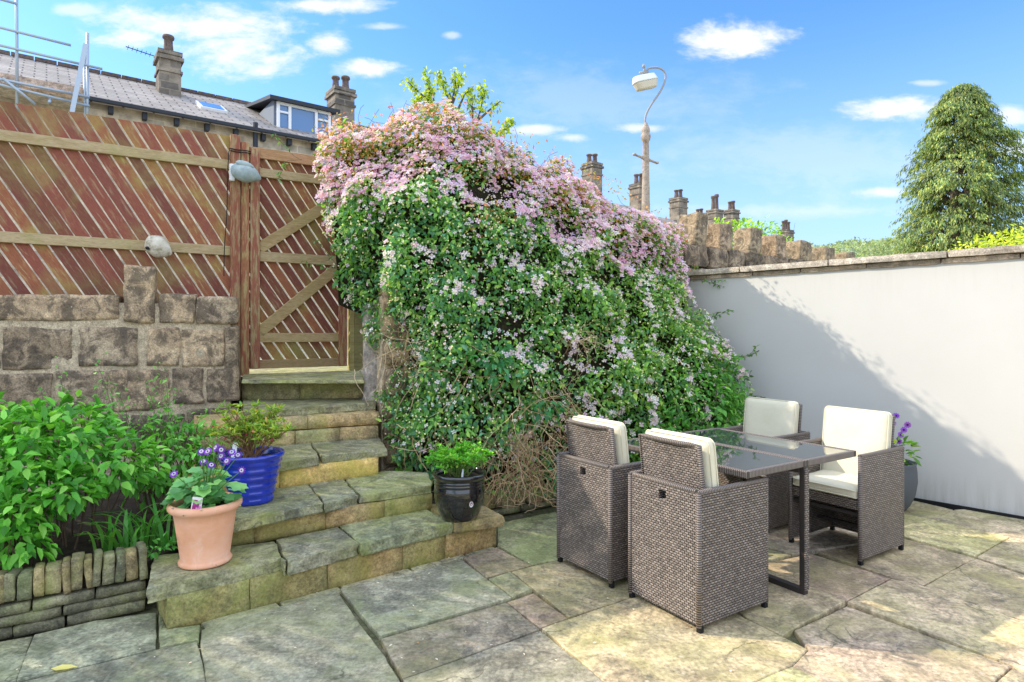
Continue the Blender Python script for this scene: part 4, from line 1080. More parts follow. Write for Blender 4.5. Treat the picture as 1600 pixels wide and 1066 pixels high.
# plant tags
def tagcard(name,label,p,w,h,rz,cols,th=.0015):
    mb=MB(); mb.box((0,0,h/2),(w,th,h),None,cols[0])
    rr=random.Random(8)
    for k,cx_ in enumerate(cols[1:]):
        mb.box((rr.uniform(-.25,.25)*w,-th*.5-.0008-.0005*k,h*rr.uniform(.3,.75)),(w*.35,.001,w*.35),None,cx_)
    o=mb.obj(name,M['potlabel']); o.location=p; o.rotation_euler=(R(-8),R(6),rz); return setp(o,label,'plant label')
tagcard('plant_label','picture plant label with magenta flowers stuck in the terracotta pot',loc(tp,.03,-.165,.30),.05,.085,.1,[(.8,.7,.72),(.35,.02,.2),(.45,.05,.3),(.3,.02,.15),(.6,.2,.4),(.35,.02,.25)])
tagcard('plant_label','plain white plant tag standing in the blue pot',loc(bp,-.075,-.1,.25),.028,.13,.1,[(.85,.85,.85)])
tagcard('plant_label','small white tag standing in the black pot',loc(kp,.02,-.06,.255),.012,.075,.1,[(.8,.8,.8)])
# flowers in the grey planter
o=loc(gpot,0,0,.36); sp=thing('violet_daisy_plant','leggy plant with violet daisies in the grey planter by the white wall','flowering plant',o)
sm=MB(); fp=[]
for (x,y) in ((1400,650),(1374,647),(1395,662),(1407,680),(1412,672),(1388,655),(1385,668),(1418,664),(1365,660),(1404,690)):
    p=P(x,y,4.95)-o; fp.append(list(p)); sm.tube([(0,0,0),(p.x*.4,p.y*.4,p.z*.6),p],[.003,.0025,.0015],5,(.14,.2,.07),False)
sm.obj('flower_stalks',M['twig'],sp); fp=np.array(fp); nf=len(fp); nn=np.tile(np.array([-.1,-.8,.5]),(nf,1))+RNG.normal(size=(nf,3))*.25
for i in range(nf):
    c=Cloud(); c.flowers(fp[i:i+1],nn[i:i+1],np.full(1,.06),palette([(.28,.08,.55),(.35,.12,.6)],1),10,.4,(.05,.01,.1),.3); c.obj('daisy',M['petal'],sp)
c=Cloud(); m=120; q=unit(m); pos=q*np.array([.17,.15,.12])+np.array([.03,0,.09]); c.leaves(pos,q+unit(m)*.4,np.array([0,0,1.])+unit(m)*.3,RNG.uniform(.05,.08,m),RNG.uniform(.03,.045,m),palette([(.16,.36,.06),(.26,.42,.07),(.08,.22,.04)],m)); c.obj('leaves',M['leaf'],sp)

# ================================================================= FURNITURE
TA=R(32.5)
def rbox(mb,c,d,r,Mx=None,nseg=3):
    pass
def cushion_mesh(w,d,t,puff=.012,n=14,seed=0):
    """soft rectangular pad w (x) by d (y), thickness t, rounded edge and slight sag"""
    mb=MB(); idx={}; vs=[]; fs=[]; nz=4
    def V(i,j,k):
        if (i,j,k) in idx: return idx[(i,j,k)]
        x=-w/2+w*i/n; y=-d/2+d*j/n; z=-t/2+t*k/nz
        r=.022; q=Vector((max(-w/2+r,min(w/2-r,x)),max(-d/2+r,min(d/2-r,y)),max(-t/2+r,min(t/2-r,z)))); e=Vector((x,y,z))-q
        p=q+e.normalized()*r if e.length>1e-9 else Vector((x,y,z))
        f=(1-(2*x/w)**4)*(1-(2*y/d)**4)
        p.z+= (1 if k>nz/2 else -1 if k<nz/2 else 0)*puff*f + noise.noise(Vector((x*6+seed,y*6,z)))*.006
        vs.append(p); idx[(i,j,k)]=len(vs)-1; return len(vs)-1
    for i in range(n):
        for j in range(n):
            fs.append((V(i,j,0),V(i,j+1,0),V(i+1,j+1,0),V(i+1,j,0))); fs.append((V(i,j,nz),V(i+1,j,nz),V(i+1,j+1,nz),V(i,j+1,nz)))
    for i in range(n):
        for k in range(nz):
            fs.append((V(i,0,k),V(i+1,0,k),V(i+1,0,k+1),V(i,0,k+1))); fs.append((V(i,n,k),V(i,n,k+1),V(i+1,n,k+1),V(i+1,n,k)))
            fs.append((V(0,i,k),V(0,i,k+1),V(0,i+1,k+1),V(0,i+1,k))); fs.append((V(n,i,k),V(n,i+1,k),V(n,i+1,k+1),V(n,i,k+1)))
    mb.add(vs,fs); return mb
def make_chair():
    t=thing('wicker_armchair','x','armchair',(0,0,0),0,'wicker armchairs round the glass table')
    W,Dp,Hh=.49,.52,.668; z0=.035
    # back panel with hand hole
    mb=MB(); y=-Dp/2+.014; th=.026; hw=.024; hz0,hz1=.585,.632; hxc=.0
    for (xa,xb,za,zb) in ((-W/2+.026,-hw,z0,Hh),(hw,W/2-.026,z0,Hh),(-hw,hw,z0,hz0),(-hw,hw,hz1,Hh)):
        mb.box(((xa+xb)/2,y,(za+zb)/2),(xb-xa,th,zb-za))
    mb.obj('back_panel',M['wicker'],t)
    for s in (-1,1):
        mb=MB(); mb.box((s*(W/2-.012),0,(z0+Hh)/2),(.024,Dp,Hh-z0)); o=mb.obj('side_panel',M['wicker'],t,bevel=.004)
        mb=MB()
        for yy in (-Dp/2+.004,Dp/2-.006):
            mb.tube([(s*(W/2-.012),yy,z0-.008),(s*(W/2-.012),yy,Hh+.002)],.0135,8)
        mb.tube([(s*(W/2-.012),-Dp/2,Hh),(s*(W/2-.012),Dp/2,Hh)],.0135,8)
        mb.obj('edge_binding',M['binding'],t,True)
    mb=MB(); mb.tube([(-W/2+.03,-Dp/2+.012,Hh),(W/2-.03,-Dp/2+.012,Hh)],.013,8); mb.obj('edge_binding',M['binding'],t,True)
    for sx in (-1,1):
        for sy in (-1,1):
            mb=MB(); mb.box((sx*(W/2-.014),sy*(Dp/2-.014),.017),(.026,.026,.034)); mb.obj('foot',M['blackrub'],t,bevel=.003)
    # seat: platform, apron, stretchers
    mb=MB(); mb.box((0,.02,.375),(W-.05,Dp-.05,.03)); mb.box((0,Dp/2-.02,.362),(W-.052,.022,.06)); mb.obj('seat',M['wicker'],t,bevel=.004)
    mb=MB(); mb.box((0,Dp/2-.03,.30),(W-.05,.022,.022)); mb.box((0,-.05,.14),(W-.05,.02,.02)); mb.box((-.09,-.05,.23),(.02,.02,.2)); mb.obj('stretcher',M['darkmetal'],t)
    # backrest frame, leaning back slightly
    Mb=Matrix.Translation((0,-Dp/2+.085,.56))@Matrix.Rotation(R(7),4,'X')
    mb=MB(); mb.box((0,0,.15),(.385,.014,.33),Mb); mb.obj('backrest',M['wicker'],t)
    mb=MB(); top=[Mb@Vector((-.2+.4*k/8,-.0-.014*(1-(k/4-1)**2),.325+.0*k)) for k in range(9)]
    mb.tube([Mb@Vector((-.2,0,-.14)),Mb@Vector((-.2,0,.325))]+top[1:-1]+[Mb@Vector((.2,0,.325)),Mb@Vector((.2,0,-.14))],.0115,8); mb.obj('backrest_frame',M['binding'],t,True)
    cm=cushion_mesh(.43,.50,.062,.012,seed=2); o=cm.obj('back_cushion',M['cushion'],t,True)
    o.matrix_local=Matrix.Translation((0,-Dp/2+.145,.655))@Matrix.Rotation(R(7),4,'X')@Matrix.Rotation(R(90),4,'X')
    def piping(par,w,d,t_):
        for sgn in (-1,1):
            mb=MB(); pts=[]; r_=.03
            for cx_,cy_,a0 in ((w/2-r_,d/2-r_,0),(-w/2+r_,d/2-r_,90),(-w/2+r_,-d/2+r_,180),(w/2-r_,-d/2+r_,270)):
                for q in range(5): a_=R(a0+q*22.5); pts.append((cx_+r_*math.cos(a_),cy_+r_*math.sin(a_),sgn*(t_/2-.012)+.002*math.sin(q+a0)))
            pts.append(pts[0]); mb.tube(pts,.0042,6,(1,1,1),False); mb.obj('piping',M['cushion'],par,True)
    piping(o,.433,.503,.062)
    cm=cushion_mesh(.435,.46,.065,.012,seed=9); o=cm.obj('seat_cushion',M['cushion'],t,True); o.location=(0,.035,.428); piping(o,.438,.463,.065)
    return t
ch=make_chair()
CH=[((.981,3.275),-57.5,'wicker armchair nearest the camera, woven back mostly sunlit'),
    ((.634,3.797),-56.0,'wicker armchair with its back in shade, nearest the clematis and the edging'),
    ((2.226,4.124),122.5,'wicker armchair at the right, sunlit cream cushions facing the camera'),
    ((1.886,4.70),122.5,'wicker armchair behind the table, only its pale shaded back cushion showing')]
for i,((x,y),a,lab) in enumerate(CH):
    o=ch if i==0 else ch.copy()
    if i:
        C.objects.link(o)
        for c in list(ch.children):
            d=c.copy(); C.objects.link(d); d.parent=o
            for e_ in list(c.children):
                f_=e_.copy(); C.objects.link(f_); f_.parent=d
    o.location=(x,y,.003); o.rotation_euler=(0,0,R(a)); o['label']=lab
# table
tb=thing('glass_table','square wicker-edged table with two dark glass panes','table',(1.33,3.787,.003),TA)
h=.505; zt=.735
for s in (-1,1):
    mb=MB(); mb.box((s*(h/2),0,zt-.006),(h-.05,2*h-.05,.006)); mb.obj('glass_pane',M['glass'],tb)
    mb=MB()
    for (a,b,d_) in (((s*.0135,0),(.024,2*h),1),((s*(h-.013),0),(.026,2*h),1),((s*h/2,h-.013),(h-.054,.026),0),((s*h/2,-h+.013),(h-.054,.026),0)):
        c=Vector((a[0],a[1],zt-.018)); mb.box(c,(b[0],b[1],.036))
    # binding texture needs its run in u
    me=mb.mesh('edge_frame'); uv=me.uv_layers['UVMap'].data
    for pl in me.polygons:
        q=pl.index//6
        for li in pl.loop_indices:
            v=me.vertices[me.loops[li].vertex_index].co
            uv[li].uv=(v.y,v.z+v.x) if q<2 else (v.x,v.z+v.y)
    link('edge_frame',me,M['binding'],tb).modifiers.new('b','BEVEL').width=.004
for (x,ya,yb) in ((0,-.49,.49),):
    for yy in (ya,yb):
        mb=MB(); mb.box((x,yy,.35),(.036,.03,.70)); lg_=mb.obj('leg',M['darkmetal'],tb,bevel=.003); mb=MB(); mb.box((x,yy+(-.018 if yy<0 else .018),.36),(.034,.006,.66)); mb.obj('woven_strip',M['wicker'],lg_)
    mb=MB(); mb.box((x,0,.018),(.045,.95,.03)); mb.obj('foot_bar',M['darkmetal'],tb,bevel=.003)
    mb=MB(); mb.box((x,0,.678),(.045,.95,.03)); mb.obj('top_bar',M['darkmetal'],tb,bevel=.003)
for (xx,s) in ((.0,1),):
    mb=MB(); mb.box((0,.0,.67),(.9,.03,.03)); mb.box((-.25,.25,.67),(.03,.45,.03)); mb.obj('under_frame',M['darkmetal'],tb)
for xx in (-.28,.30):
    mb=MB(); mb.box((xx,.10,.35),(.03,.03,.66)); mb.box((xx,.44,.35),(.03,.03,.66)); mb.box((xx,.27,.67),(.028,.34,.028)); mb.box((xx,.27,.03),(.028,.34,.028)); mb.obj('inner_leg_frame',M['darkmetal'],tb,bevel=.003)
    if xx>0:
        mb=MB(); mb.box((xx+.005,.27,.36),(.012,.31,.60)); mb.obj('woven_panel',M['wicker'],tb)

# ================================================================= HOUSES BEYOND
hA=R(37); hd=Vector((math.cos(hA),math.sin(hA))); hn=Vector((-math.sin(hA),math.cos(hA)))
def hp(x,c):
    r=(x-CX)/F; D=c/(-.6018*r+.7986); return D,D*(.7986*r+.6018)
def hpt(u,c,z): q=hd*u+hn*c; return (q.x,q.y,z)
hs=thing('terraced_house','long stone terraced house with slate roof above the fence','house',(-9,13,1))
HO=Vector(hs.location)
def Lh(u,c,z): return Vector(hpt(u,c,z))-HO
def quad(mb,pts,uvs=None,col=(1,1,1)):
    mb.add(pts,[tuple(range(len(pts)))],col,[uvs] if uvs else None)
ce,cr=15.55,19.05; ze,zr=6.27,8.02
u0=hp(-260,ce)[1]; u1=hp(690,ce)[1]
sl=math.hypot(cr-ce,zr-ze)
mb=MB()
for (ca,za,cb,zb) in ((ce-.12,ze-.02,cr,zr),(cr,zr,2*cr-ce+.12,ze-.02)):
    pts=[Lh(u0,ca,za),Lh(u1,ca,za),Lh(u1,cb,zb),Lh(u0,cb,zb)]; quad(mb,pts,[(u0,0),(u1,0),(u1,sl),(u0,sl)])
    pts=[p-Vector((0,0,.1)) for p in pts]; quad(mb,pts,[(u0,0),(u1,0),(u1,sl),(u0,sl)])
    quad(mb,[Lh(u0,ca,za),Lh(u1,ca,za),Lh(u1,ca,za-.1),Lh(u0,ca,za-.1)],[(0,0),(9,0),(9,.1),(0,.1)])
    quad(mb,[Lh(u0,ca,za),Lh(u0,cb,zb),Lh(u0,cb,zb-.1),Lh(u0,ca,za-.1)],[(0,0),(9,0),(9,.1),(0,.1)])
    quad(mb,[Lh(u1,ca,za),Lh(u1,cb,zb),Lh(u1,cb,zb-.1),Lh(u1,ca,za-.1)],[(0,0),(9,0),(9,.1),(0,.1)])
mb.obj('roof',M['slate'],hs)
Mh=Matrix(((hd.x,hn.x,0,-HO.x),(hd.y,hn.y,0,-HO.y),(0,0,1,-HO.z),(0,0,0,1)))
mb=MB(); t=u0
while t<u1:
    mb.box((t+.22,cr,zr+.02),(.43,.16,.09),Mh,col=(random.uniform(.8,1.1),)*3); t+=.45
mb.obj('ridge_tiles',M['claypot'],hs)
mb=MB(); mb.box(((u0+u1)/2,cr,3.5),(u1-u0-.4,2*(cr-ce)-.24,5.46),Mh)
for u in (u0+.21,u1-.21): quad(mb,[Lh(u,ce+.2,6.0),Lh(u,2*cr-ce-.2,6.0),Lh(u,cr,zr-.15)],[(0,0),(6,0),(3,1.9)])
mb.obj('wall',M['ashlar'],hs)
mb=MB(); mb.box(((u0+u1)/2,ce-.14,ze-.06),(u1-u0,.12,.07),Mh); t=u0+.3
while t<u1: mb.box((t,ce+.06,ze-.17),(.09,.26,.16),Mh); t+=.62
mb.obj('gutter',M['darkpaint'],hs)
_,u=hp(400,ce-.1); mb=MB(); mb.tube([Lh(u,ce-.05,6.4),Lh(u,ce-.05,3.5)],.06,8); mb.obj('downpipe',M['darkpaint'],hs)
def chimney(parent,name,u,c,zb,ztop,w,d,pots,Mx,poth=.45,m='stack',dup_=None):
    mb=MB(); mb.box((u,c,(zb+ztop)/2),(w,d,ztop-zb),Mx); o=mb.obj(name,M[m],parent)
    c2=MB(); c2.box((u,c,ztop-.12),(w+.12,d+.12,.09),Mx,(.8,.8,.8)); c2.box((u,c,ztop+.02),(w+.06,d+.06,.1),Mx,(.6,.6,.6)); c2.box((u,c,ztop-.45),(w+.07,d+.07,.07),Mx,(.9,.9,.9)); k=c2.obj('chimney_cap',M['stack'],o)
    for (du,dc,h,r) in pots:
        p=MB(); q=Mx@Vector((u+du,c+dc,ztop+.06)); p.lathe([(r*.8,0),(r*1.05,.02),(r*.95,.08),(r*.8,h*.55),(r*.78,h*.8),(r*1.05,h*.84),(r*1.1,h*.93),(r,h),(r*.6,h),(r*.55,h*.6),(0,h*.6)],q,14); p.obj('chimney_pot',M['claypot'],o,True)
    return o
_,u=hp(265,18.0); chimney(hs,'chimney',u,18.2,7.2,8.52,.5,.62,[(0,0,.5,.13)],Mh)
_,u=hp(536,18.5); chimney(hs,'chimney',u,18.7,7.3,8.85,.62,.72,[(-.16,0,.42,.12),(.16,0,.5,.13)],Mh)
_,u=hp(250,18.6); mb=MB(); mb.tube([Lh(u,18.8,7.9),Lh(u,18.8,8.75)],.015,6); mb.tube([Lh(u-.75,18.8,8.78),Lh(u+.1,18.8,8.68)],.012,6)
for q in range(8): mb.tube([Lh(u-.7+q*.1,18.65,8.77-q*.01),Lh(u-.7+q*.1,18.95,8.77-q*.01)],.006,4)
mb.obj('aerial',M['darkpaint'],hs)
# dormer
_,ua=hp(428,16.3); _,ub=hp(519,16.3); dz0,dz1=6.50,7.36
mb=MB(); mb.box(((ua+ub)/2,17.2,(dz0+dz1)/2-.1),(ub-ua,1.76,dz1-dz0+.2),Mh,(.9,1,1)); dm=mb.obj('dormer',M['lead'],hs)
mb=MB(); quad(mb,[Lh(ua-.15,16.1,dz1+.02),Lh(ub+.15,16.1,dz1+.02),Lh(ub+.15,18.9,dz1+.52),Lh(ua-.15,18.9,dz1+.52)]); quad(mb,[Lh(ua-.15,16.1,dz1-.08),Lh(ub+.15,16.1,dz1-.08),Lh(ub+.15,18.9,dz1+.44),Lh(ua-.15,18.9,dz1+.44)]); quad(mb,[Lh(ua-.15,16.1,dz1-.08),Lh(ub+.15,16.1,dz1-.08),Lh(ub+.15,16.1,dz1+.02),Lh(ua-.15,16.1,dz1+.02)]); quad(mb,[Lh(ua-.15,16.1,dz1-.08),Lh(ua-.15,16.1,dz1+.02),Lh(ua-.15,18.9,dz1+.52),Lh(ua-.15,18.9,dz1+.44)])
mb.obj('dormer_roof',M['darkpaint'],dm)
mb=MB(); w=ub-ua-.12; cu=(ua+ub)/2; zc=(dz0+dz1)/2-.02; hh=dz1-dz0-.16
for z in (zc-hh/2,zc+hh/2): mb.box((cu,16.27,z),(w,.08,.07),Mh)
for du in (-w/2+.035,-w*.27,w*.22,w/2-.035): mb.box((cu+du,16.268,zc),(.07,.08,hh-.07),Mh)
for du in (-w*.385,w*.36): mb.box((cu+du,16.27,zc+hh*.2),(w*.19,.06,.05),Mh)
fr_=mb.obj('window_frame',M['whiteframe'],dm)
mb=MB(); mb.box((cu,16.30,zc),(w-.05,.03,hh-.04),Mh); mb.obj('window_pane',M['wglass'],dm)
# roof light
_,u=hp(330,17.0); mb=MB(); zz=ze+(17.0-ce)*(zr-ze)/(cr-ce); Ms=Mh@Matrix.Translation((u,17.0,zz+.05))@Matrix.Rotation(math.atan2(zr-ze,cr-ce),4,'X'); mb.box((0,0,0),(.62,.75,.09),Ms); rl=mb.obj('roof_light',M['whiteframe'],hs); mb=MB(); mb.box((0,0,.05),(.5,.62,.012),Ms); mb.obj('roof_light_glass',M['wglass'],hs)

# scaffold
sc=thing('scaffolding','galvanised tube scaffolding against the terraced house, top left','scaffold',(-9,9,1)); SC=Vector(sc.location)
def S(x,y,c=14.7): D,_=hp(x,c); return Vector(P(x,y,D))-SC
mb=MB()
for a,b,c in (((25,-160),(27,235),14.7),((137,52),(136,235),14.7),((132,70),(134,235),14.75)): 
    A=S(a[0],a[1],c); B=S(b[0],b[1],c); mb.tube([A,B],.026,8)
mb.obj('upright',M['tubesteel'],sc,True)
mb=MB()
for a,b in (((-60,-18),(26,6)),((-60,28),(111,71)),((-60,57),(160,108)),((-60,112),(140,152)),((-60,118),(140,166))): mb.tube([S(*a,14.66),S(*b,14.66)],.026,8)
mb.tube([S(4,122,14.62),S(55,163,14.62)],.026,8); mb.tube([S(77,160,14.6),S(83,140,15.3)],.026,8)
mb.obj('ledger',M['tubesteel'],sc,True)
mb=MB()
a=S(112,178,14.5); b=S(134,68,14.5); t_=(b-a).normalized(); sd=Vector((hd.x,hd.y,0)); 
vs=[a-sd*.04,a+sd*.04,b+sd*.04,b-sd*.04]; off=Vector((hn.x,hn.y,0))*.05; mb.add(vs+[v+off for v in vs],[(0,1,2,3),(7,6,5,4),(0,4,5,1),(1,5,6,2),(2,6,7,3),(3,7,4,0)])
mb.obj('leaning_board',M['tubesteel'],sc)
mb=MB(); a,b=S(-60,122,14.9),S(137,158,14.9); off=Vector((hn.x,hn.y,0))*.75; up=Vector((0,0,.05)); vs=[a,b,b+off,a+off]; mb.add(vs+[v+up for v in vs],[(3,2,1,0),(4,5,6,7),(0,1,5,4),(1,2,6,5),(2,3,7,6),(3,0,4,7)]); 
a,b=S(-60,103,14.8),S(137,138,14.8); up=Vector((0,0,-.19)); vs=[a,b,b+off*.05,a+off*.05]; mb.add(vs+[v+up for v in vs],[(3,2,1,0),(4,5,6,7),(0,1,5,4),(1,2,6,5),(2,3,7,6),(3,0,4,7)],(1.1,.95,.9)); mb.obj('board_platform',M['cap'],sc)

# farther houses: only roofs and chimneys clear the hedge and walls
def farhouse(label,x,yr,D,hl,chs,rise=1.9,half=3.2,ang=37):
    p=P(x,yr,D); th=thing('terraced_house',label,'house',(p.x,p.y,1.0),R(ang),'houses far down the street'); zr=p.z-1.0
    mb=MB(); ze=zr-rise; sl=math.hypot(half,rise)
    for s in (-1,1):
        quad(mb,[Vector((-hl,s*half,ze)),Vector((hl,s*half,ze)),Vector((hl,0,zr)),Vector((-hl,0,zr))],[(0,0),(2*hl,0),(2*hl,sl),(0,sl)])
        quad(mb,[Vector((-hl,s*half,ze-.1)),Vector((hl,s*half,ze-.1)),Vector((hl,0,zr-.1)),Vector((-hl,0,zr-.1))],[(0,0),(2*hl,0),(2*hl,sl),(0,sl)])
    mb.obj('roof',M['slate'],th)
    mb=MB(); mb.box((0,0,(ze)/2-.1),(2*hl-.2,2*half-.4,ze+.1))
    for s in (-1,1): quad(mb,[Vector((s*(hl-.1),-half+.2,ze-.1)),Vector((s*(hl-.1),half-.2,ze-.1)),Vector((s*(hl-.1),0,zr-.08))],[(0,0),(6,0),(3,2)])
    mb.obj('wall',M['ashlar'],th)
    I=Matrix.Identity(4)
    for (du,h,w,pots,ph) in chs:
        k=len([0]*pots); ps=[((i-(pots-1)/2)*.34,0,ph*(1 if i%2 else .85),.12) for i in range(pots)]
        chimney(th,'chimney',du,0,zr-.5,zr+h,w,.62,ps,I)
    return th
farhouse('house with one twin-potted chimney directly left of the street lamp base',925,312,27,2.6,[(0,1.5,.62,2,.45)])
farhouse('house with twin-potted chimney half hidden behind the lamp post',998,334,30,2.4,[(0,1.35,.62,2,.55)])
farhouse('house with square twin-potted chimney just right of the lamp post',1060,356,33,2.6,[(0,1.5,.7,2,.5)])
farhouse('house showing a very small low chimney above the boundary stones',1093,368,38,2.6,[(0,1.1,.6,2,.5)])
farhouse('house with one very tall pot on a broad chimney stack',1117,372,36,2.6,[(0,1.55,.72,2,.95)])
farhouse('house with stubby twin-potted chimney above the green bush',1143,366,38,2.4,[(0,1.4,.7,2,.6)])
farhouse('farthest house, its chimney with three pots in a row',1228,390,44,3.0,[(0,1.3,1.0,3,.75)])

# street lamp
lx=P(1009,315,13.0); sl_=thing('street_lamp','old cast-iron street lamp with swan-neck arm','street lamp',(lx.x,13.0,1.0))
def Z(y): return ZH(y,13.0)-1.0
mb=MB(); mb.lathe([(.13,0),(.13,.8),(.105,.9),(.088,Z(330)),(.072,Z(262)),(.066,Z(222)),(.09,Z(219)),(.105,Z(215)),(.105,Z(212)),(.075,Z(208)),(.088,Z(206)),(.085,Z(202)),(.06,Z(197)),(.03,Z(192)),(0,Z(191))],n=20); mb.obj('column',M['lamppaint'],sl_,True)
mb=MB(); a_=Vector((.8,.6,0)); zz=Z(248)
mb.tube([Vector((-.27,-.1,zz+.06)),Vector((-.12,-.05,zz+.02)),Vector((0,0,zz)),Vector((.12,.05,zz-.03)),Vector((.24,.1,zz-.06))],[.022,.026,.05,.026,.022],10)
for s,dz in ((-1,.06),(1,-.06)): mb.lathe([(0,-.035),(.035,-.02),(.04,0),(.035,.02),(0,.035)],(s*.26,s*.1,zz+dz),10)
mb.obj('ladder_bar',M['lamppaint'],sl_,True)
mb=MB(); arm=[(1008,196),(1008,188),(1010,178),(1018,163),(1030,146),(1038,130),(1040,118),(1036,110),(1027,106),(1014,107),(1008,112)]
pts=[P(x,y,13.0)-Vector(sl_.location) for x,y in arm]
dense=[]
for i in range(len(pts)-1):
    p0,p1,p2,p3=pts[max(i-1,0)],pts[i],pts[i+1],pts[min(i+2,len(pts)-1)]
    for q in range(4):
        t=q/4; dense.append(.5*((2*p1)+(-p0+p2)*t+(2*p0-5*p1+4*p2-p3)*t*t+(-p0+3*p1-3*p2+p3)*t**3))
dense.append(pts[-1]); mb.tube(dense,.022,10); mb.obj('swan_neck',M['lampgrey'],sl_,True)
c_=P(1008,128,13.0)-Vector(sl_.location)
Ml=Matrix.Translation(c_)@Matrix.Rotation(R(20),4,'Z')@Matrix.Rotation(R(-17),4,'Y')
def lantern(z0,z1,a0,b0,a1,b1,n=28,pw=3.5):
    vs=[];fs=[]
    K=6
    for i in range(K+1):
        t=i/K; a=a0+(a1-a0)*t; b=b0+(b1-b0)*t; z=z0+(z1-z0)*t
        for k in range(n):
            an=2*math.pi*k/n; cx_,sy_=math.cos(an),math.sin(an)
            vs.append(Ml@Vector((math.copysign(abs(cx_)**(2/pw),cx_)*a,math.copysign(abs(sy_)**(2/pw),sy_)*b,z)))
    for i in range(K):
        for k in range(n): fs.append((i*n+k,i*n+(k+1)%n,(i+1)*n+(k+1)%n,(i+1)*n+k))
    fs.append(tuple(range(n-1,-1,-1))); fs.append(tuple(K*n+k for k in range(n))); return vs,fs
mb=MB(); mb.add(*lantern(0.0,.13,.29,.14,.25,.10)); mb.obj('lantern_hood',M['lampshell'],sl_,True)
mb=MB(); mb.add(*lantern(-.15,-.005,.23,.10,.28,.13)); mb.obj('lantern_bowl',M['lampbowl'],sl_,True)
mb=MB(); mb.tube([c_+Vector((-.02,0,.16)),c_+Vector((-.02,0,.34))],.018,8); mb.tube([c_+Vector((-.12,0,.18)),c_+Vector((.07,.02,.22))],.035,8); mb.lathe([(0,0),(.03,.01),(.035,.05),(.02,.09),(0,.09)],c_+Vector((-.03,0,.28)),10); mb.obj('photocell',M['lampgrey'],sl_,True)

# ================================================================= TREES AND BUSHES BEYOND
def tree_branches(mb, p, d, L, r, depth, rr, ends, up=.25, col=(1,1,1)):
    pts=[p.copy()]; n=5
    for k in range(n):
        d=(d+Vector((rr.gauss(0,.12),rr.gauss(0,.12),rr.gauss(0,.08)+up*.15))).normalized(); p=p+d*L/n; pts.append(p.copy())
    mb.tube(pts,[r*(1-.45*i/n) for i in range(n+1)],7,col,False)
    if depth==0: ends.append((pts,d)); return
    for k in range(rr.randint(2,3)):
        e=(d+Vector((rr.gauss(0,.55),rr.gauss(0,.55),rr.uniform(0,.5)))).normalized()
        tree_branches(mb,pts[rr.choice([3,4,5])].copy(),e,L*rr.uniform(.6,.8),r*.55,depth-1,rr,ends,up,col)
# conifer
tx=P(1498,385,16.0); cf=thing('conifer_tree','tall broad conifer with drooping sprays behind the white wall, right','tree',(tx.x+.1,16.0,1.0))
rr=random.Random(22); mb=MB()
for k in range(5):
    a=k*1.3; e=Vector((math.cos(a)*.7,math.sin(a)*.6,rr.uniform(3.6,5.0))); mb.tube([Vector((0,0,0)),Vector((math.cos(a)*.15,math.sin(a)*.15,1.6)),e*.6+Vector((math.cos(a)*.15,0,0)),e],[.28,.2,.11,.03],8,(1,1,1),False)
mb.obj('trunk',M['bark'],cf,True)
Hc=[(1.7,.9),(2.3,1.12),(3.2,1.2),(4.2,1.12),(4.9,.92),(5.6,.70),(6.2,.42),(6.75,.1)]
def rad(z): return np.interp(z,[h for h,_ in Hc],[r for _,r in Hc])
nb=1500; c=Cloud(); limb=MB()
for k in range(nb):
    z=1.8+4.95*(rr.random()**1.15); a=rr.uniform(0,2*math.pi); R_=rad(z)*(1+.55*noise.noise(Vector((math.cos(a)*1.3,math.sin(a)*1.3,z*.9)))+rr.uniform(-.2,.17)); 
    inn=rr.random(); rad_=R_*(1-.4*inn**1.8)
    e=Vector((math.cos(a)*rad_*1.05,math.sin(a)*rad_,z)); outd=Vector((math.cos(a),math.sin(a),0))
    m=42; t=RNG.uniform(0,1,m); ln=rr.uniform(.28,.5)
    # a spray: rises outward then droops
    base=np.array(list(e)); od=np.array(list(outd)); sd=np.array([-od[1],od[0],0])
    pos=base+od*((t*ln-.1)[:,None])+sd*(RNG.normal(size=m)*.07)[:,None]+np.array([0,0,1])*(-.55*(t**2)*ln+RNG.normal(size=m)*.03+.05)[:,None]
    ax=np.tile(od*.6+np.array([0,0,-.75]),(m,1))+unit(m)*.45
    shade=rr.uniform(.65,1.5); L=RNG.uniform(.055,.11,m)
    c.leaves(pos,ax,np.array([0,0,.5])+od*.7+unit(m)*.4,L,L*.34,palette([(.09,.15,.045),(.15,.205,.055),(.24,.28,.07),(.06,.11,.06)],m,[.3,.3,.2,.2],.15)*shade,.1,.2)
    if k%6==0: limb.tube([Vector((0,0,z-.5)),e*.5+Vector((0,0,z*.5-.15)),e],[.03,.018,.006],4,(.5,.4,.3),False)
o=c.obj('crown',M['leaf'],cf); limb.obj('branches',M['bark'],cf)
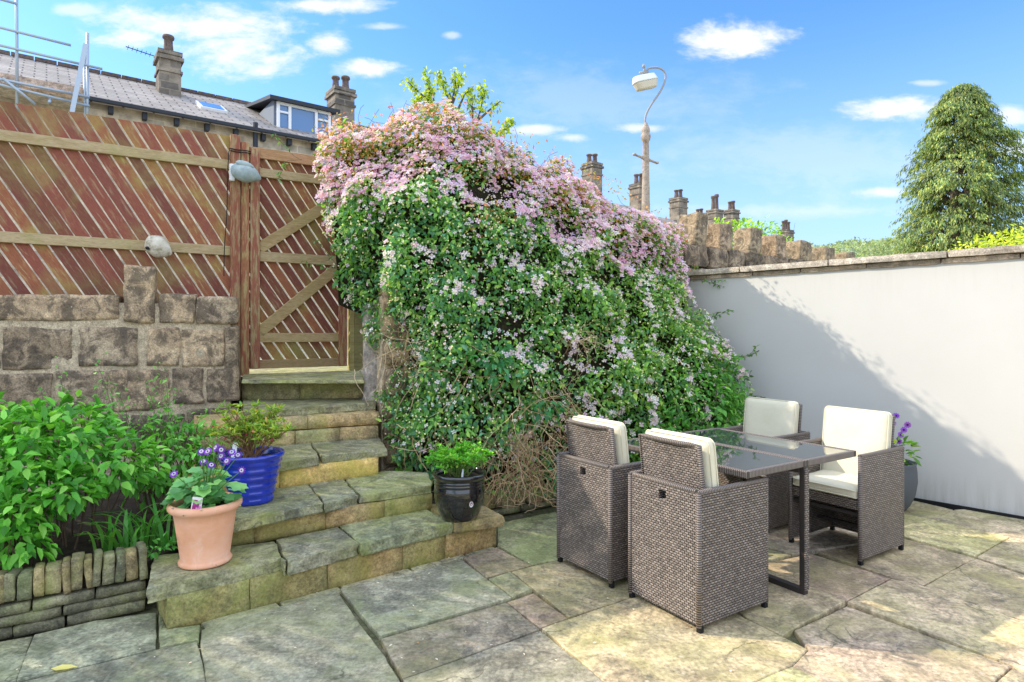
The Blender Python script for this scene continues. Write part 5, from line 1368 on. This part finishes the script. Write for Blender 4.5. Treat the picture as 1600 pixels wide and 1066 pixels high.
# lopped tree behind the clematis
tx=P(725,300,9.0); lt=thing('pollarded_tree','lopped young tree with upright leaf-tufted shoots behind the clematis','tree',(tx.x,9.0,1.0)); LO=Vector(lt.location); mb=MB(); c=Cloud(); rr=random.Random(31)
mb.tube([Vector((0,0,0)),Vector((.0,0,1.2)),Vector((.02,0,2.2))],[.12,.1,.08],9,(1,1,1),False)
def shoot(path,r0=.035,leaf0=.42,dens=46):
    pts=[P(x,y,D)-LO for x,y,D in path]; 
    r0*=.62; mb.tube(pts,[r0*(1-.75*i/(len(pts)-1)) for i in range(len(pts))],6,(1.6,1.5,1.3),False)
    L=sum((pts[i+1]-pts[i]).length for i in range(len(pts)-1)); m=int(dens*L*(1-leaf0)*3); pos=[]
    for _ in range(m):
        t=leaf0+(1-leaf0)*rr.random()**.75; s=t*(len(pts)-1); i=min(int(s),len(pts)-2); pos.append(list(pts[i].lerp(pts[i+1],s-i)))
    pos=np.array(pos)+RNG.normal(size=(m,3))*.032
    c.leaves(pos,unit(m)*.8+np.array([0,0,-.35]),unit(m)*.7+np.array([0,-.3,.6]),RNG.uniform(.05,.09,m),RNG.uniform(.03,.05,m),palette([(.24,.36,.03),(.34,.45,.04),(.14,.24,.03),(.42,.48,.07)],m))
base=(722,290,9.0)
for path in ([base,(690,215,9),(678,180,9),(672,150,9),(664,112,9)],[(690,215,9),(672,160,9),(650,140,8.9),(634,125,8.9)],[(685,190,9),(660,152,9.1),(648,158,9.1)],
  [base,(712,205,9.1),(703,160,9.1),(692,135,9.1),(682,112,9.1)],[(712,205,9.1),(706,160,9.1),(712,130,9.1),(710,112,9.1)],[(706,165,9.1),(715,140,9.2),(722,114,9.2)],[(712,180,9.1),(725,150,9.2),(740,135,9.2)],
  [base,(740,205,8.9),(750,175,8.9),(756,145,8.9),(754,137,8.9)],[(745,190,8.9),(765,172,8.9),(782,158,8.9)],[base,(760,215,9.2),(785,205,9.2),(800,188,9.2)],[(765,215,9.2),(770,232,9.2),(768,195,9.2)],[(740,210,8.9),(738,170,9.0),(738,150,9.0)],[(690,215,9),(668,160,9),(672,135,9.0)],[base,(735,235,9.0),(725,195,9.0),(715,175,9.0)]):
    path=[(x,y,D) for x,y,D in path]; shoot(path)
mb.obj('trunk',M['bark'],lt,True); c.obj('crown',M['leaf'],lt)
YG=[(.22,.42,.04),(.32,.50,.06),(.14,.30,.04)]
shrub('garden_bush','lime green bush behind the upright coping stones','bush',[(P(1150,372,10.5),(.55,.4,.26)),(P(1185,368,10.8),(.4,.4,.26)),(P(1118,385,10.3),(.3,.3,.4)),(P(1225,392,10.6),(.3,.3,.2))],1700,(.06,.10),YG,None,(*P(1160,372,10.6).xy,1.0),.5,.2,8)
shrub('garden_bush','yellow-green bush on the coping beneath the conifer','bush',[(P(1565,382,8.5),(.34,.4,.14)),(P(1610,372,8.6),(.3,.4,.2)),(P(1520,384,8.4),(.2,.3,.1)),(P(1660,370,8.5),(.4,.4,.3))],1500,(.05,.085),[(.36,.46,.04),(.48,.55,.07),(.24,.34,.05)],None,(*P(1570,375,8.5).xy,1.0),.5,.1,10,inner=.8)
# far wooded hillside
def hz_(x,y):
    t=max(0,min(1,(y-110)/60)); return 1+t*t*(3-2*t)*(y*.136-1)+ (noise.noise(Vector((x*.05,y*.05,0)))*3+noise.noise(Vector((x*.16,y*.16,3)))*1.6)*t
hm=MB(); nx_,ny_=120,14; vs=[]
for j in range(ny_):
    for i in range(nx_):
        x=-150+i*3.8; y=110+j*9; vs.append((x,y,hz_(x,y)))
hm.add(vs,[(j*nx_+i,j*nx_+i+1,(j+1)*nx_+i+1,(j+1)*nx_+i) for j in range(ny_-1) for i in range(nx_-1)])
o=hm.obj('hills',M['farwood'],None,True); o['kind']='structure'
wc=Cloud(); m=26000; x=RNG.uniform(45,170,m); y=RNG.uniform(130,200,m); k_=(x/y>.36)&(x/y<.95); x,y=x[k_],y[k_]; m=len(x)
z=np.array([hz_(a,b) for a,b in zip(x,y)])+RNG.uniform(-.3,1.3,m); L=RNG.uniform(.5,1.1,m)
wc.leaves(np.stack([x,y,z],1),unit(m),unit(m)+np.array([0,-.5,.6]),L,L*.8,palette([(.20,.26,.17),(.26,.33,.20),(.15,.21,.18),(.3,.36,.2)],m))  # leaf colours paled to carry the distance haze
o=wc.obj('far_wood',M['leaf']); setp(o,'hazy belt of far-off trees on the skyline beyond the boundary wall','wood',None,'stuff')
for i,(x,y,D,w,h,lab) in enumerate(((1436,378,60,2.2,1.6,'green round-topped distant tree left of the conifer'),(1400,383,75,2.2,1.5,'grey-green distant tree beside the skyline wood'),(1345,388,70,3.5,1.3,'low distant tree just above the last coping stones'))):
    q=P(x,y,D); shrub('distant_tree',lab,'tree',[(Vector((q.x,q.y,q.z-.5)),(w,w,h)),(Vector((q.x+w*.5,q.y,q.z-1.2)),(w*.8,w,h*.8))],900,(.25,.45),[(.18,.24,.12),(.24,.31,.14),(.14,.2,.12)],None,(q.x,q.y,1.0),.7,.2,3,amp=.5)

# small litter on the flags
lf=Cloud(); m=150; x=RNG.uniform(-2.4,1.0,m); y=RNG.uniform(2.6,3.9,m)
def okp(a,b): 
    v=Vector((a,b))-R1a; return v.dot(rn)<-.03
k=[i for i in range(m) if okp(x[i],y[i])]; x=x[k]; y=y[k]; m=len(k)
lf.leaves(np.stack([x,y,np.full(m,.0095)],1),np.stack([RNG.normal(size=m),RNG.normal(size=m),np.zeros(m)],1),np.tile([0,0,1.],(m,1)),RNG.uniform(.006,.022,m),RNG.uniform(.004,.012,m),palette([(.5,.5,.45),(.3,.2,.12),(.2,.15,.1),(.6,.55,.5)],m),.1,0)
o=lf.obj('leaf_litter',M['leaf']); setp(o,'scatter of tiny fallen petals and leaf scraps on the flagstones','litter',None,'stuff')
q=G(98,1050); yl=Cloud(); yl.leaves(np.array([[q[0]-.05,q[1],.014]]),np.array([[1.,.15,0]]),np.array([[0,0,1.]]),np.array([.105]),np.array([.05]),np.array([[.62,.58,.2]]),.05,.0); o=yl.obj('fallen_leaf',M['leaf']); setp(o,'single yellow fallen leaf lying on the flagstones at lower left','leaf')

# ================================================================= SKY, SUN, CAMERA
EL=R(35); sd_=Vector((-.98,.19,0)).normalized()
sunv=Vector((sd_.x*math.cos(EL),sd_.y*math.cos(EL),math.sin(EL)))
sun=bpy.data.lights.new('sun','SUN'); sun.energy=2.6; sun.angle=R(.5); sun.color=(1,.90,.74)
so=bpy.data.objects.new('sun',sun); C.objects.link(so); so.rotation_euler=sunv.to_track_quat('Z','Y').to_euler()
w=bpy.data.worlds.new('World'); bpy.context.scene.world=w; w.use_nodes=True; nt=w.node_tree; nt.nodes.clear()
N_=nt.nodes.new; Lk=nt.links.new
out=N_('ShaderNodeOutputWorld'); bg=N_('ShaderNodeBackground'); Lk(bg.outputs[0],out.inputs[0]); bg.inputs[1].default_value=.15
sky=N_('ShaderNodeTexSky'); sky.sky_type='NISHITA'; sky.sun_disc=False; sky.sun_elevation=EL; sky.sun_rotation=math.atan2(sunv.x,sunv.y)%(2*math.pi)
sky.air_density=1.0; sky.dust_density=.6; sky.ozone_density=1.6
tc=N_('ShaderNodeTexCoord'); sep=N_('ShaderNodeSeparateXYZ'); Lk(tc.outputs['Generated'],sep.inputs[0])
def mt(op,a,b=0.0,c=None,clamp=False):
    o=N_('ShaderNodeMath'); o.operation=op; o.use_clamp=clamp
    for i,v in enumerate((a,b) if c is None else (a,b,c)):
        if hasattr(v,'links'): Lk(v,o.inputs[i])
        else: o.inputs[i].default_value=v
    return o.outputs[0]
ysafe=mt('MAXIMUM',sep.outputs[1],.05)
A_=mt('DIVIDE',sep.outputs[0],ysafe); B_=mt('DIVIDE',sep.outputs[2],ysafe)
cb=N_('ShaderNodeCombineXYZ'); Lk(A_,cb.inputs[0]); Lk(mt('MULTIPLY',B_,2.2),cb.inputs[1])
def nz(scale,det,dist=0.0):
    o=N_('ShaderNodeTexNoise'); o.inputs['Scale'].default_value=scale; o.inputs['Detail'].default_value=det; o.inputs['Roughness'].default_value=.62; o.inputs['Distortion'].default_value=dist; Lk(cb.outputs[0],o.inputs['Vector']); return o.outputs['Fac']
n1=nz(7,8,.4); n2=nz(22,7,.2)
pert=mt('ADD',mt('MULTIPLY',mt('SUBTRACT',n1,.5),2.6),mt('MULTIPLY',mt('SUBTRACT',n2,.5),1.3))
clouds=[(300,38,170,30,1),(205,58,80,20,1),(370,85,100,36,1),(120,15,60,12,.6),(515,68,36,18,1),(580,106,58,15,1),(500,8,90,14,1),(1140,62,88,30,1.05),(1395,172,75,20,1),(1375,300,46,12,.9),(1585,180,30,14,.8),(840,202,60,10,.8),(890,215,34,8,.7),(1000,200,44,9,.75),(600,42,40,6,.5),(705,55,16,6,.5),(1450,130,30,5,.5),(1590,235,36,24,.8),(660,165,0.1,0.1,0),(1250,330,180,14,.35),(900,160,300,60,.18),(1300,250,330,60,.22)]
acc=None
for x,y,rx,ry,s in clouds:
    if s==0: continue
    a0=(x-CX)/F; b0=(Y0-y)/F
    dx=mt('MULTIPLY',mt('SUBTRACT',A_,a0),F/rx); dy=mt('MULTIPLY',mt('SUBTRACT',B_,b0),F/ry)
    dd_=mt('SQRT',mt('ADD',mt('MULTIPLY',dx,dx),mt('MULTIPLY',dy,dy)))
    v=mt('ADD',mt('SUBTRACT',1.15,dd_),pert)
    sm_=N_('ShaderNodeMapRange'); sm_.interpolation_type='SMOOTHSTEP'; Lk(v,sm_.inputs[0]); sm_.inputs[1].default_value=-.1; sm_.inputs[2].default_value=1.05; sm_.inputs[3].default_value=0; sm_.inputs[4].default_value=s
    acc=sm_.outputs[0] if acc is None else mt('MAXIMUM',acc,sm_.outputs[0])
front=mt('GREATER_THAN',sep.outputs[1],.06)
mask=mt('MULTIPLY',acc,front,clamp=True)
tint=N_('ShaderNodeMix'); tint.data_type='RGBA'; tint.blend_type='MULTIPLY'; tint.inputs[0].default_value=1; Lk(sky.outputs[0],tint.inputs[6]); tint.inputs[7].default_value=(.46,.76,1.12,1)
hzf=N_('ShaderNodeMapRange'); hzf.interpolation_type='SMOOTHSTEP'; Lk(sep.outputs[2],hzf.inputs[0]); hzf.inputs[1].default_value=.46; hzf.inputs[2].default_value=-.02; hzf.inputs[3].default_value=0; hzf.inputs[4].default_value=.8
hzm=N_('ShaderNodeMix'); hzm.data_type='RGBA'; Lk(hzf.outputs[0],hzm.inputs[0]); Lk(tint.outputs[2],hzm.inputs[6]); hzm.inputs[7].default_value=(2.3,2.95,3.7,1)
mx=N_('ShaderNodeMix'); mx.data_type='RGBA'; Lk(mask,mx.inputs[0]); Lk(hzm.outputs[2],mx.inputs[6]); mx.inputs[7].default_value=(3.7,3.75,3.8,1)
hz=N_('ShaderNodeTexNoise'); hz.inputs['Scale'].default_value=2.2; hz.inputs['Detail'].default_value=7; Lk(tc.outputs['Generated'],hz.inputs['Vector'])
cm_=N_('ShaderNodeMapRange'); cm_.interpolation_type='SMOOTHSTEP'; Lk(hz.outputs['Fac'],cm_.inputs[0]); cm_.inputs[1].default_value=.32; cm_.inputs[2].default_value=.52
# unseen cloud bank overhead and behind the camera, added to fill the shade
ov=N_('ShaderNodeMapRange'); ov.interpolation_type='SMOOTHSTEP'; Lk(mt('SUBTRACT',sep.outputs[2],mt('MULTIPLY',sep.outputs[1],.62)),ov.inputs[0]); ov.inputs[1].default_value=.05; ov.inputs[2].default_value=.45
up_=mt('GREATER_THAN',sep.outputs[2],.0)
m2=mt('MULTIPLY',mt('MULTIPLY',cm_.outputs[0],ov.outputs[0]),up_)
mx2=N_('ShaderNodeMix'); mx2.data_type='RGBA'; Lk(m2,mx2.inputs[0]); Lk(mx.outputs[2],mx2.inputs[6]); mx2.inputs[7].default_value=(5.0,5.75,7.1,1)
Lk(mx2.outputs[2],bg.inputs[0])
cam=bpy.data.cameras.new('camera'); co=bpy.data.objects.new('camera',cam); C.objects.link(co)
co.location=(0,0,EYE); co.rotation_euler=(R(90),0,0); cam.sensor_width=36; cam.lens=F/1600*36; cam.shift_y=-(533-Y0)/1600; cam.clip_end=2500; cam.clip_start=.05
sc_=bpy.context.scene; sc_.camera=co
sc_.view_settings.view_transform='Standard'; sc_.view_settings.look='None'; sc_.view_settings.exposure=1.04; sc_.view_settings.gamma=1
